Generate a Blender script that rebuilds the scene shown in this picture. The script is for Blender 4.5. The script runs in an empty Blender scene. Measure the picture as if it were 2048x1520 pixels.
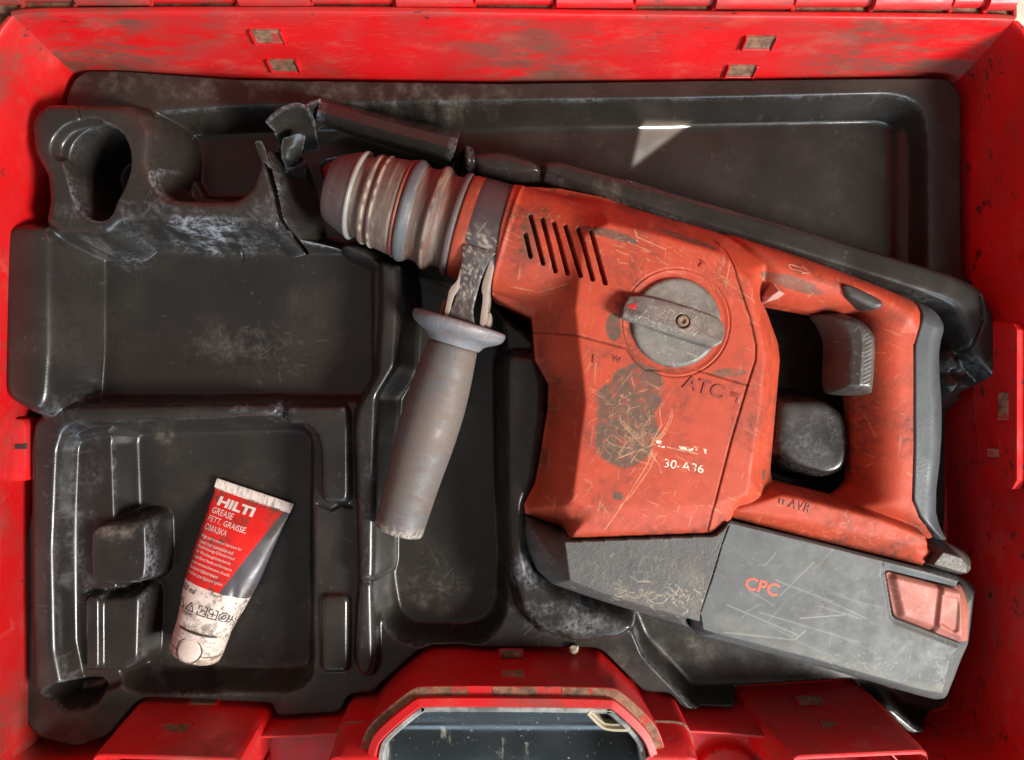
import bpy, math
import numpy as np
from mathutils import Matrix, Vector

# ------------------------------------------------------------------ camera, world, lights
sc = bpy.context.scene
COL = sc.collection
HC, S0 = 450.0, 0.28                     # camera height above the tool's mid plane (mm), mm per photo pixel there

cam_d = bpy.data.cameras.new('camera')
cam_d.sensor_width = 36.0
cam_d.lens = 36.0 * HC / (2048 * S0)
cam_d.clip_start, cam_d.clip_end = 0.01, 50
cam = bpy.data.objects.new('camera', cam_d)
cam.location = (0, 0, HC * 0.001)
COL.objects.link(cam)
sc.camera = cam

world = bpy.data.worlds.new('World')
sc.world = world
world.use_nodes = True
bg = world.node_tree.nodes['Background']
bg.inputs[0].default_value = (0.95, 0.86, 0.78, 1)
bg.inputs[1].default_value = 0.29


def aim(o, target):
    o.rotation_euler = (Vector(target) - o.location).to_track_quat('-Z', 'Y').to_euler()


def area(name, loc, target, sx, sy, watts, colour):
    d = bpy.data.lights.new(name, 'AREA')
    d.shape = 'RECTANGLE'
    d.size, d.size_y, d.energy, d.color = sx, sy, watts, colour
    o = bpy.data.objects.new(name, d)
    o.location = loc
    COL.objects.link(o)
    aim(o, target)
    return o


# daylight from a window to the lower right of the case
area('window_light', (0.99, -0.52, 0.90), (0.0, 0.0, 0.0), 0.28, 0.40, 42.0, (1.0, 0.97, 0.93))
# cool skylight from the open side below the picture
area('sky_light', (0.25, -1.35, 0.75), (-0.1, 0.0, 0.0), 1.1, 0.7, 18.0, (0.62, 0.82, 1.0))

# a small triangle of sun on the tray: spot lamp masked to shape in its nodes
spot_d = bpy.data.lights.new('sun_patch', 'SPOT')
spot_d.energy = 450.0
spot_d.spot_size = math.radians(12)
spot_d.spot_blend = 0.0
spot_d.shadow_soft_size = 0.0015
spot_d.color = (1.0, 0.95, 0.86)
spot = bpy.data.objects.new('sun_patch', spot_d)
spot.location = (0.30, -0.12, 0.95)
COL.objects.link(spot)

vs = sc.view_settings
vs.view_transform = 'Standard'
vs.look = 'None'
vs.exposure = 0.0
vs.gamma = 1.0
vs.use_curve_mapping = False
sc.cycles.max_bounces = 8

# ------------------------------------------------------------------ helpers
MM = 0.001
rng = np.random.default_rng(11)


def S(z):
    return S0 * (HC - z) / HC


def W(u, v, z):
    s = S(z)
    return ((u - 1024) * s, (760 - v) * s)


def PP(pts, z):
    return np.array([W(u, v, z) for u, v in pts], dtype=np.float64)


def PZ(pts):
    return np.array([W(u, v, z) for u, v, z in pts], dtype=np.float64)


def V3(u, v, z):
    x, y = W(u, v, z)
    return (x, y, z)


def chaikin(pts, n=2, closed=True):
    p = np.array(pts, dtype=np.float64)
    for _ in range(n):
        if closed:
            q = np.roll(p, -1, 0)
            p = np.stack([p * .75 + q * .25, p * .25 + q * .75], 1).reshape(-1, 2)
        else:
            a, b = p[:-1], p[1:]
            m = np.stack([a * .75 + b * .25, a * .25 + b * .75], 1).reshape(-1, p.shape[1])
            p = np.concatenate([p[:1], m, p[-1:]])
    return p


def rcorn(P, r):
    """round a polygon's corners with radius about r, leaving long edges straight"""
    if r <= 0:
        return P
    out = []
    n = len(P)
    for i in range(n):
        a, b, c = P[i - 1], P[i], P[(i + 1) % n]
        la, lc = np.linalg.norm(a - b), np.linalg.norm(c - b)
        p = b + (a - b) * min(r, .45 * la) / (la + 1e-9)
        q = b + (c - b) * min(r, .45 * lc) / (lc + 1e-9)
        for t in (0, .33, .67, 1):
            out.append(p * (1 - t) ** 2 + 2 * b * t * (1 - t) + q * t * t)
    return np.array(out)


def blur(A, sg):
    n = int(3 * sg) + 1
    k = np.exp(-.5 * (np.arange(-n, n + 1) / sg) ** 2)
    k /= k.sum()
    for ax in (0, 1):
        B = np.pad(A, [(n, n) if a == ax else (0, 0) for a in (0, 1)], mode='edge')
        A = sum(k[i] * (B[i:i + A.shape[0]] if ax == 0 else B[:, i:i + A.shape[1]]) for i in range(2 * n + 1))
    return A


def sdf(X, Y, P):
    d = np.full(X.shape, 1e12)
    ins = np.zeros(X.shape, bool)
    n = len(P)
    for i in range(n):
        ax, ay = P[i]
        bx, by = P[(i + 1) % n]
        ex, ey = bx - ax, by - ay
        wx, wy = X - ax, Y - ay
        t = np.clip((wx * ex + wy * ey) / (ex * ex + ey * ey + 1e-12), 0, 1)
        dx, dy = wx - ex * t, wy - ey * t
        np.minimum(d, dx * dx + dy * dy, out=d)
        if abs(ey) > 1e-12:
            ins ^= ((ay <= Y) != (by <= Y)) & (X < ax + (Y - ay) * (ex / ey))
    d = np.sqrt(d)
    return np.where(ins, -d, d)


def seg_d(X, Y, P):
    d = np.full(X.shape, 1e12)
    for (ax, ay), (bx, by) in zip(P[:-1], P[1:]):
        ex, ey = bx - ax, by - ay
        wx, wy = X - ax, Y - ay
        t = np.clip((wx * ex + wy * ey) / (ex * ex + ey * ey + 1e-12), 0, 1)
        np.minimum(d, (wx - ex * t) ** 2 + (wy - ey * t) ** 2, out=d)
    return np.sqrt(d)


def smin(a, b, k):
    h = np.clip(.5 + .5 * (b - a) / k, 0, 1)
    return b * (1 - h) + a * h - k * h * (1 - h)


def smax(a, b, k):
    return -smin(-a, -b, k)


def softplus(d, r):
    return r * np.logaddexp(0, d / r)


def sstep(a, b, x):
    t = np.clip((x - a) / (b - a), 0, 1)
    return t * t * (3 - 2 * t)


def vnoise(shape, cell, octv=3, seed=0, ax=(1, 1), gain=.5):
    """fractal value noise on a grid, 0..1; cell in grid steps, ax stretches it along (rows, columns)"""
    r = np.random.default_rng(seed)
    out = np.zeros(shape)
    amp, tot = 1.0, 0.0
    for o in range(octv):
        cy, cx = max(cell * ax[0] / 2 ** o, 1.0), max(cell * ax[1] / 2 ** o, 1.0)
        gy, gx = int(shape[0] / cy) + 3, int(shape[1] / cx) + 3
        g = r.random((gy, gx))
        yy, xx = np.arange(shape[0]) / cy, np.arange(shape[1]) / cx
        iy, ix = yy.astype(int), xx.astype(int)
        fy, fx = yy - iy, xx - ix
        fy, fx = (fy * fy * (3 - 2 * fy))[:, None], (fx * fx * (3 - 2 * fx))[None]
        a = g[iy][:, ix] * (1 - fx) + g[iy][:, ix + 1] * fx
        b = g[iy + 1][:, ix] * (1 - fx) + g[iy + 1][:, ix + 1] * fx
        out += amp * (a * (1 - fy) + b * fy)
        tot += amp
        amp *= gain
    return out / tot


def link(name, me, parent=None, mat=None):
    o = bpy.data.objects.new(name, me)
    COL.objects.link(o)
    if mat is not None:
        me.materials.append(mat)
    if parent is not None:
        o.parent = parent
        o.matrix_parent_inverse = parent_world(parent).inverted()
    return o


def parent_world(o):
    m = Matrix.Translation(o.location)
    if o.parent is not None:
        m = parent_world(o.parent) @ o.matrix_parent_inverse @ m
    return m


def empty(name, loc_mm, label=None, cat=None):
    o = bpy.data.objects.new(name, None)
    o.location = [c * MM for c in loc_mm]
    o.empty_display_size = 0.02
    COL.objects.link(o)
    if label:
        o['label'], o['category'] = label, cat
    return o


def mesh(name, verts, faces, parent=None, mat=None, smooth=True, sharp=35, attrs=None):
    me = bpy.data.meshes.new(name)
    me.from_pydata([(x * MM, y * MM, z * MM) for x, y, z in verts], [], faces)
    me.update()
    if smooth:
        me.polygons.foreach_set('use_smooth', [True] * len(me.polygons))
        me.set_sharp_from_angle(angle=math.radians(sharp))
    if attrs:
        for k, a in attrs.items():
            at = me.attributes.new(k, 'FLOAT', 'POINT')
            at.data.foreach_set('value', np.asarray(a, dtype=np.float32).ravel())
    return link(name, me, parent, mat)


def mesh_np(name, V, Q, parent, mat, attrs=None):
    """V (n,3) mm, Q (m,4) quads"""
    me = bpy.data.meshes.new(name)
    me.vertices.add(len(V))
    me.vertices.foreach_set('co', (np.asarray(V, np.float32) * MM).ravel())
    m = len(Q)
    me.loops.add(4 * m)
    me.polygons.add(m)
    me.loops.foreach_set('vertex_index', np.asarray(Q, np.int32).ravel())
    me.polygons.foreach_set('loop_start', np.arange(0, 4 * m, 4, dtype=np.int32))
    me.polygons.foreach_set('use_smooth', np.ones(m, bool))
    me.update(calc_edges=True)
    for k, a in (attrs or {}).items():
        at = me.attributes.new(k, 'FLOAT', 'POINT')
        at.data.foreach_set('value', np.asarray(a, np.float32))
    return link(name, me, parent, mat)


def grid_mesh(name, X, Y, Z, D, step, zb, parent, mat, attrs=None, zf=None):
    """height-field sheet over the grid where D<0, its border drawn onto the outline, with a skirt down to zb"""
    ok = D < 0.35 * step
    K = ok[:-1, :-1] & ok[1:, :-1] & ok[:-1, 1:] & ok[1:, 1:]
    ny, nx = X.shape
    used = np.zeros((ny, nx), bool)
    for a in (slice(0, -1), slice(1, None)):
        for b in (slice(0, -1), slice(1, None)):
            used[a, b] |= K
    Kp = np.pad(K, 1)
    allk = Kp[:-1, :-1] & Kp[1:, :-1] & Kp[:-1, 1:] & Kp[1:, 1:]
    bnd = used & ~allk
    gy, gx = np.gradient(D, step)
    gl = np.hypot(gx, gy) + 1e-9
    X, Y, Z = X.copy(), Y.copy(), Z.copy()
    mv = np.clip(D, -1.6 * step, 1.6 * step)
    X[bnd] -= (mv * gx / gl)[bnd]
    Y[bnd] -= (mv * gy / gl)[bnd]
    if zf is not None:
        Z[bnd] = zf(X[bnd], Y[bnd])
    idx = -np.ones((ny, nx), np.int64)
    idx[used] = np.arange(used.sum())
    V = np.stack([X[used], Y[used], Z[used]], 1)
    jj, ii = np.nonzero(K)
    Q = np.stack([idx[jj, ii], idx[jj, ii + 1], idx[jj + 1, ii + 1], idx[jj + 1, ii]], 1)
    E = []
    Hh = Kp[:-1, 1:-1].astype(int) - Kp[1:, 1:-1].astype(int)      # edges along x between row cells
    j, i = np.nonzero(Hh == 1)                                     # cell below kept, above not
    E.append(np.stack([idx[j, i + 1], idx[j, i]], 1))
    j, i = np.nonzero(Hh == -1)
    E.append(np.stack([idx[j, i], idx[j, i + 1]], 1))
    Vv = Kp[1:-1, :-1].astype(int) - Kp[1:-1, 1:].astype(int)
    j, i = np.nonzero(Vv == 1)
    E.append(np.stack([idx[j, i], idx[j + 1, i]], 1))
    j, i = np.nonzero(Vv == -1)
    E.append(np.stack([idx[j + 1, i], idx[j, i]], 1))
    E = np.concatenate(E)
    bi = np.unique(E)
    low = -np.ones(len(V), np.int64)
    low[bi] = len(V) + np.arange(len(bi))
    VB = V[bi].copy()
    VB[:, 2] = np.minimum(VB[:, 2] - .3, zb(VB[:, 0], VB[:, 1]) if callable(zb) else zb)
    QS = np.stack([E[:, 1], E[:, 0], low[E[:, 0]], low[E[:, 1]]], 1)
    A = {}
    for k, a in (attrs or {}).items():
        av = a[used]
        A[k] = np.concatenate([av, av[bi]])
    return mesh_np(name, np.concatenate([V, VB]), np.concatenate([Q, QS]), parent, mat, A)


def bbox_grid(polys, step, pad=1.5):
    P = np.concatenate(polys)
    x0, y0 = P.min(0) - pad
    x1, y1 = P.max(0) + pad
    xs, ys = np.arange(x0, x1 + step, step), np.arange(y0, y1 + step, step)
    return np.meshgrid(xs, ys)


def draw_strokes(X, Y, step, strokes, width=1.0):
    """rasterise polylines [(pts mm, strength)] on the grid"""
    out = np.zeros(X.shape)
    x0, y0 = X[0, 0], Y[0, 0]
    for pts, a in strokes:
        p = np.asarray(pts)
        L = np.hypot(*(p[1:] - p[:-1]).T)
        for q, r_, l in zip(p[:-1], p[1:], L):
            n = max(int(l / step * 2), 2)
            t = np.linspace(0, 1, n)[:, None]
            g = q * (1 - t) + r_ * t
            fx, fy = (g[:, 0] - x0) / step, (g[:, 1] - y0) / step
            ix, iy = np.floor(fx).astype(int), np.floor(fy).astype(int)
            for dx in (0, 1):
                for dy in (0, 1):
                    w = np.clip(1 - np.abs(fx - ix - dx), 0, 1) * np.clip(1 - np.abs(fy - iy - dy), 0, 1)
                    jx, jy = ix + dx, iy + dy
                    m = (jx >= 0) & (jy >= 0) & (jx < X.shape[1]) & (jy < X.shape[0])
                    np.maximum.at(out, (jy[m], jx[m]), np.minimum(w[m] * 1.5 * width, 1) * a)
    return out


def rnd_strokes(n, cx, cy, sx, sy, l0, l1, ang=None, spread=math.pi, bend=.6, a0=.3, a1=1.0):
    """n little curved scratches gaussian-spread round a spot (mm)"""
    out = []
    for _ in range(n):
        x, y = rng.normal(cx, sx), rng.normal(cy, sy)
        L = l0 + (l1 - l0) * rng.random() ** 1.8
        th = (ang if ang is not None else 0) + rng.uniform(-spread, spread)
        k = rng.normal(0, bend * .45) / max(L, 1)
        pts = [(x, y)]
        for _s in range(6):
            x += math.cos(th) * L / 6
            y += math.sin(th) * L / 6
            th += k * L / 6
            pts.append((x, y))
        out.append((pts, a0 + (a1 - a0) * rng.random() ** 2.2))
    return out


def blob(X, Y, u, v, z, ru, rv, rot=0.0):
    """soft ellipse mask: 1 in the middle, 0 at the rim; centre and radii in photo pixels at height z"""
    cx, cy = W(u, v, z)
    s = S(z)
    c, s_ = math.cos(rot), math.sin(rot)
    dx, dy = X - cx, Y - cy
    a, b = (dx * c + dy * s_) / (ru * s), (-dx * s_ + dy * c) / (rv * s)
    return np.clip(1 - np.sqrt(a * a + b * b), 0, 1)


def lathe(name, org, ang, prof, parent, mat, seg=96, tilt=0.0, cap=True, wob=0.0, attr_fn=None, sharp=50):
    """surface of revolution round an axis through org (mm), heading ang (radians, world xy), prof = [(t, r)]"""
    ax = np.array([math.cos(ang) * math.cos(tilt), math.sin(ang) * math.cos(tilt), math.sin(tilt)])
    e1 = np.array([-math.sin(ang), math.cos(ang), 0.0])
    e2 = np.cross(ax, e1)
    V, F, A = [], [], []
    th = np.linspace(0, 2 * math.pi, seg, endpoint=False)
    for i, (t, r) in enumerate(prof):
        for k, a in enumerate(th):
            rr = r + (wob * math.sin(3 * a + i) if wob else 0)
            V.append(np.array(org) + ax * t + rr * (math.cos(a) * e1 + math.sin(a) * e2))
            A.append((t, a))
    m = len(prof)
    for i in range(m - 1):
        for k in range(seg):
            k2 = (k + 1) % seg
            F.append((i * seg + k, i * seg + k2, (i + 1) * seg + k2, (i + 1) * seg + k))
    if cap:
        F.append(tuple(range(seg - 1, -1, -1)))
        F.append(tuple(range((m - 1) * seg, m * seg)))
    attrs = None
    if attr_fn:
        A = np.array(A)
        attrs = attr_fn(A[:, 0], A[:, 1])
    return mesh(name, V, F, parent, mat, sharp=sharp, attrs=attrs)


def dens(prof, step=0.6):
    """subdivide a lathe profile so vertex attributes have something to sit on"""
    out = [prof[0]]
    for (t0, r0), (t1, r1) in zip(prof[:-1], prof[1:]):
        n = max(1, int(math.hypot(t1 - t0, r1 - r0) / step))
        for i in range(1, n + 1):
            out.append((t0 + (t1 - t0) * i / n, r0 + (r1 - r0) * i / n))
    return out


def rprof(prof, n=2):
    return [tuple(p) for p in chaikin(prof, n, closed=False)]


def loft(name, rings, parent, mat, closed=False, sharp=35, flip=False, capends=False, attrs=None):
    V, F = [], []
    n = len(rings[0])
    for r in rings:
        V += [tuple(p) for p in r]
    for i in range(len(rings) - 1):
        for k in range(n if closed else n - 1):
            k2 = (k + 1) % n
            f = (i * n + k, i * n + k2, (i + 1) * n + k2, (i + 1) * n + k)
            F.append(f[::-1] if flip else f)
    if capends:
        F.append(tuple(range(n)))
        F.append(tuple(range((len(rings) - 1) * n, len(rings) * n))[::-1])
    return mesh(name, V, F, parent, mat, sharp=sharp, attrs=attrs)


def resample(pts, n):
    p = np.array(pts, dtype=np.float64)
    d = np.concatenate([[0], np.cumsum(np.linalg.norm(p[1:] - p[:-1], axis=1))])
    t = np.linspace(0, d[-1], n)
    return np.stack([np.interp(t, d, p[:, k]) for k in range(p.shape[1])], 1)


def prism(name, P, z0, z1, parent, mat, bev=0.6, sharp=40, zt=None):
    """polygon P (mm, ccw) between z0 and z1 with a small bevelled top edge; zt(x,y) overrides the top height"""
    P = np.array(P)
    if np.sum(P[:, 0] * np.roll(P[:, 1], -1) - np.roll(P[:, 0], -1) * P[:, 1]) < 0:
        P = P[::-1]
    e = np.roll(P, -1, 0) - P
    nrm = np.stack([e[:, 1], -e[:, 0]], 1)
    nrm /= np.linalg.norm(nrm, axis=1)[:, None] + 1e-9
    vn = nrm + np.roll(nrm, 1, 0)
    vn /= (np.linalg.norm(vn, axis=1) ** 2 / 2)[:, None] + 1e-9
    vn = vn * np.minimum(1, 1.6 / (np.linalg.norm(vn, axis=1)[:, None] + 1e-9))
    f = zt or (lambda x, y: z1)
    A = [(x, y, z0) for x, y in P]
    B = [(x, y, f(x, y) - bev) for x, y in P]
    C = [(x, y, f(x, y) - bev * .3) for x, y in P - vn * bev * .3]
    D_ = [(x, y, f(x, y)) for x, y in P - vn * bev]
    n = len(P)
    V = A + B + C + D_
    F = []
    for r in range(3):
        for k in range(n):
            k2 = (k + 1) % n
            F.append((r * n + k, r * n + k2, (r + 1) * n + k2, (r + 1) * n + k))
    F.append(tuple(range(3 * n, 4 * n)))
    F.append(tuple(range(n - 1, -1, -1)))
    return mesh(name, V, F, parent, mat, sharp=sharp)


def box_mesh(name, boxes, parent, mat, frame=None, bev=.25):
    """boxes [(x0,x1,y0,y1,z0,z1)] in a local frame (origin, ex, ey, ez) joined as one part, edges bevelled"""
    V, F = [], []
    for x0, x1, y0, y1, z0, z1 in boxes:
        b = min(bev, (x1 - x0) * .3, (y1 - y0) * .3, (z1 - z0) * .3)
        o = len(V)
        for z, i in ((z0, 0), (z1 - b, 0), (z1, b)):
            V += [(x0 + i, y0 + i, z), (x1 - i, y0 + i, z), (x1 - i, y1 - i, z), (x0 + i, y1 - i, z)]
        for r in (0, 4):
            for k in range(4):
                k2 = (k + 1) % 4
                F.append((o + r + k, o + r + k2, o + r + 4 + k2, o + r + 4 + k))
        F.append((o + 8, o + 9, o + 10, o + 11))
        F.append((o + 3, o + 2, o + 1, o))
    if frame:
        og, ex, ey, ez = [np.array(a, dtype=float) for a in frame]
        V = [tuple(og + ex * v[0] + ey * v[1] + ez * v[2]) for v in V]
    return mesh(name, V, F, parent, mat, sharp=20)


# ------------------------------------------------------------------ materials
class NT:
    def __init__(s, name):
        s.m = bpy.data.materials.new(name)
        s.m.use_nodes = True
        s.t = s.m.node_tree
        s.b = s.t.nodes['Principled BSDF']

    def n(s, typ, **kw):
        x = s.t.nodes.new(typ)
        for k, v in kw.items():
            setattr(x, k, v)
        return x

    def l(s, a, b):
        s.t.links.new(a, b)

    def inp(s, sock, v):
        if hasattr(v, 'is_linked') or isinstance(v, bpy.types.NodeSocket):
            s.l(v, sock)
        else:
            sock.default_value = v

    def coord(s, scale=(1, 1, 1), rot=(0, 0, 0)):
        tc = s.n('ShaderNodeTexCoord')
        mp = s.n('ShaderNodeMapping')
        mp.inputs['Scale'].default_value = scale
        m0 = s.n('ShaderNodeMapping')
        m0.inputs['Rotation'].default_value = rot
        s.l(tc.outputs['Object'], m0.inputs['Vector'])
        s.l(m0.outputs[0], mp.inputs['Vector'])
        return mp.outputs[0]

    def noise(s, scale, detail=4, rough=.55, vec=None, dist=0.0):
        x = s.n('ShaderNodeTexNoise')
        x.inputs['Scale'].default_value = scale
        x.inputs['Detail'].default_value = detail
        x.inputs['Roughness'].default_value = rough
        x.inputs['Distortion'].default_value = dist
        s.l(vec if vec is not None else s.coord(), x.inputs['Vector'])
        return x.outputs[0]

    def ramp(s, x, a, b, lo=0.0, hi=1.0):
        r = s.n('ShaderNodeMapRange')
        r.interpolation_type = 'SMOOTHSTEP'
        s.inp(r.inputs[0], x)
        r.inputs[1].default_value, r.inputs[2].default_value = a, b
        r.inputs[3].default_value, r.inputs[4].default_value = lo, hi
        return r.outputs[0]

    def math(s, op, a, b=0.0, clamp=False):
        x = s.n('ShaderNodeMath', operation=op, use_clamp=clamp)
        s.inp(x.inputs[0], a)
        s.inp(x.inputs[1], b)
        return x.outputs[0]

    def mix(s, f, a, b):
        x = s.n('ShaderNodeMix', data_type='RGBA')
        s.inp(x.inputs['Factor'], f)
        for i, v in ((6, a), (7, b)):
            if isinstance(v, tuple):
                x.inputs[i].default_value = (*v, 1) if len(v) == 3 else v
            else:
                s.l(v, x.inputs[i])
        return x.outputs[2]

    def attr(s, name):
        x = s.n('ShaderNodeAttribute', attribute_name=name)
        return x.outputs['Fac']

    def done(s, colour, rough, bump=None, bstr=.3, bdist=.0005, spec=.5, metal=0.0):
        s.inp(s.b.inputs['Base Color'], colour if not isinstance(colour, tuple) else (*colour, 1))
        s.inp(s.b.inputs['Roughness'], rough)
        s.b.inputs['Specular IOR Level'].default_value = spec
        s.inp(s.b.inputs['Metallic'], metal)
        if bump is not None:
            bn = s.n('ShaderNodeBump')
            bn.inputs['Strength'].default_value = bstr
            bn.inputs['Distance'].default_value = bdist
            s.l(bump, bn.inputs['Height'])
            s.l(bn.outputs[0], s.b.inputs['Normal'])
        return s.m


def m_case_red(name, base=(0.60, 0.007, 0.009), dirt=1.0, streak=(1, 5, 3), lo=.5, spk=0.0):
    t = NT(name)
    v = t.coord(streak)
    d1 = t.ramp(t.noise(14, 9, .78, v), lo - .06, lo + .12)
    d2 = t.ramp(t.noise(9, 3, .5), .38, .60)
    d = t.math('MULTIPLY', t.math('MULTIPLY', d1, d2), .8 * dirt, True)
    sp = t.ramp(t.noise(120 if not spk else 85, 4, .65, t.coord(tuple(k ** .5 for k in streak))), .64 - .25 * spk, .70 - .25 * spk)
    sp = t.math('MULTIPLY', sp, t.ramp(t.noise(16, 2), .5 - spk, .62 - spk))
    var = t.mix(t.ramp(t.noise(30, 3), .35, .7), base, (base[0] * .82, base[1] * 1.6, base[2] * 1.3))
    c = t.mix(d, var, (0.15, 0.042, 0.028))
    dust = t.math('MULTIPLY', t.ramp(t.noise(24, 8, .75, t.coord(tuple(k ** .5 for k in streak))), .50, .72), .2 * dirt)
    c = t.mix(dust, c, (0.42, 0.19, 0.13))
    ln = t.ramp(t.noise(70, 2, .5, t.coord(tuple(k * k for k in streak)), .6), .66, .69)
    c = t.mix(t.math('MULTIPLY', t.math('MULTIPLY', ln, t.ramp(t.noise(13, 2), .45, .6)), .22 * dirt, True), c, (0.5, 0.15, 0.12))
    c = t.mix(t.math('MULTIPLY', sp, .85 * dirt, True), c, (0.035, 0.02, 0.02))
    r = t.math('ADD', t.math('MULTIPLY', d, .3), t.ramp(t.noise(60, 4), .3, .7, .34, .52))
    return t.done(c, r, t.noise(500, 4, .6), .16, .0004)


def m_dirty(name, a=(0.29, 0.155, 0.09), b=(0.075, 0.04, 0.026)):
    t = NT(name)
    c = t.mix(t.ramp(t.noise(160, 5, .7), .3, .7), b, a)
    c = t.mix(t.ramp(t.noise(90, 4, .7), .54, .66), c, (0.36, 0.028, 0.018))
    return t.done(c, .9, t.noise(700, 3), .5, .0006)


def m_plain(name, col, rough=.5, grain=600, gs=.15, metal=0.0, var=.25, spec=.5):
    t = NT(name)
    c = t.mix(t.ramp(t.noise(70, 5, .65), .35, .7), col, tuple(k * (1 - var) for k in col))
    r = t.ramp(t.noise(90, 4), .3, .7, max(rough - .08, .05), rough + .1)
    return t.done(c, r, t.noise(grain, 3), gs, .0004, spec=spec, metal=metal)


def m_tray():
    t = NT('tray_black_plastic')
    du, we, sc_ = t.attr('dust'), t.attr('wear'), t.attr('scratch')
    base = t.mix(t.ramp(t.noise(12, 4), .35, .65), (0.0150, 0.0135, 0.0122), (0.0235, 0.0195, 0.0165))
    fine = t.ramp(t.noise(420, 5, .7), .35, .72)
    d = t.math('MULTIPLY', du, t.math('ADD', t.math('MULTIPLY', fine, .7), .3), True)
    c = t.mix(d, base, (0.19, 0.16, 0.125))
    w = t.math('MULTIPLY', we, t.ramp(t.noise(300, 5, .75), .38, .66), True)
    c = t.mix(w, c, (0.25, 0.265, 0.29))
    c = t.mix(t.math('MULTIPLY', sc_, .45, True), c, (0.26, 0.25, 0.25))
    r = t.math('ADD', t.ramp(t.noise(40, 4), .3, .7, .21, .33), t.math('MULTIPLY', t.math('ADD', d, w), .4), True)
    h = t.noise(900, 3, .6)
    return t.done(c, r, h, .12, .0004)


def m_tool(name, base, smudge, pale, rough=.45, grain=700, gs=.25, gd=.0004, dk=(0.05, 0.028, 0.02), fine=.2, spec=.45):
    """worn painted plastic: attributes dirt (grime), rub (greyish worn), scratch (pale scratches)"""
    t = NT(name)
    di, ru, sc_ = t.attr('dirt'), t.attr('rub'), t.attr('scratch')
    var = t.mix(t.ramp(t.noise(46, 6, .7), .25, .85), base, tuple(k * q for k, q in zip(base, (.80, .72, .75))))
    f = t.ramp(t.noise(260, 6, .75), .34, .66)
    d = t.math('MULTIPLY', di, t.math('ADD', t.math('MULTIPLY', f, .75), .25), True)
    c = t.mix(d, var, dk)
    r_ = t.math('MULTIPLY', ru, t.math('ADD', t.math('MULTIPLY', t.ramp(t.noise(330, 5, .7), .3, .7), .35), .65), True)
    c = t.mix(r_, c, smudge)
    for rot, sd in ((.5, 34.0), (-.9, 41.0), (1.7, 29.0)):
        ln = t.ramp(t.noise(sd, 2, .5, t.coord((1.0, 16.0, 1.0), (0, 0, rot)), .35), .655, .70)
        ln = t.math('MULTIPLY', ln, t.ramp(t.noise(55 + sd, 3, .6), .46, .62))
        c = t.mix(t.math('MULTIPLY', ln, fine, True), c, pale)
    c = t.mix(t.math('MULTIPLY', sc_, .85, True), c, pale)
    r = t.math('ADD', t.ramp(t.noise(120, 4), .3, .7, rough - .08, rough + .1), t.math('MULTIPLY', d, .25), True)
    h = t.math('SUBTRACT', t.noise(grain, 4, .6), t.math('MULTIPLY', sc_, .7))
    return t.done(c, r, h, gs, gd, spec)


M = {}
M['case'] = m_case_red('case_red_plastic', dirt=1.25, streak=(1, 6, 4), lo=.47)
M['case_r'] = m_case_red('case_red_plastic_streaked', dirt=.9, streak=(3, 1.2, 3), lo=.54, spk=.17)
M['case_f'] = m_case_red('case_red_plastic_front', dirt=.9, streak=(1, 1, 1), lo=.5)
M['grit'] = m_dirty('caked_dirt')
M['tray'] = m_tray()
M['red'] = m_tool('tool_red_paint', (0.42, 0.056, 0.023), (0.072, 0.061, 0.042), (0.56, 0.29, 0.155), .54, dk=(0.10, 0.032, 0.019), fine=.24, spec=.32)
M['chin'] = m_tool('base_cover_black_rubber', (0.082, 0.080, 0.073), (0.13, 0.112, 0.085), (0.46, 0.38, 0.24), .5, 380, .6, .0006, (0.05, 0.03, 0.024))
M['batt'] = m_tool('battery_grey_plastic', (0.088, 0.094, 0.090), (0.14, 0.133, 0.105), (0.30, 0.285, 0.235), .60, 900, .12, .0003, (0.03, 0.03, 0.03))
M['grip'] = m_plain('grip_grey_rubber', (0.050, 0.056, 0.060), .5, 800, .2)
M['trig'] = m_plain('trigger_black_plastic', (0.03, 0.026, 0.024), .42, 900, .15)
M['btn'] = m_tool('release_button_pink', (0.37, 0.125, 0.09), (0.32, 0.24, 0.18), (0.62, 0.36, 0.30), .6, 900, .1)
M['ground'] = m_plain('cream_cloth', (0.62, 0.55, 0.44), .95, 260, 1.0)
# ------------------------------------------------------------------ ground
g = mesh('ground', [(-1500, -1500, -62), (1500, -1500, -62), (1500, 1500, -62), (-1500, 1500, -62)], [(0, 1, 2, 3)], None, M['ground'])
g['kind'] = 'structure'

# ------------------------------------------------------------------ the red case
case = empty('tool_case', (0, 0, -62), 'scuffed red plastic tool case lying open under the black tray', 'tool case')
ZR, ZL = 30.0, -24.0          # rim, foot of the visible walls
mesh('floor_panel', [(-300, -260, -50), (290, -260, -50), (290, 205, -50), (-300, 205, -50)], [(0, 1, 2, 3)], case, M['case_f'])


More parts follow.
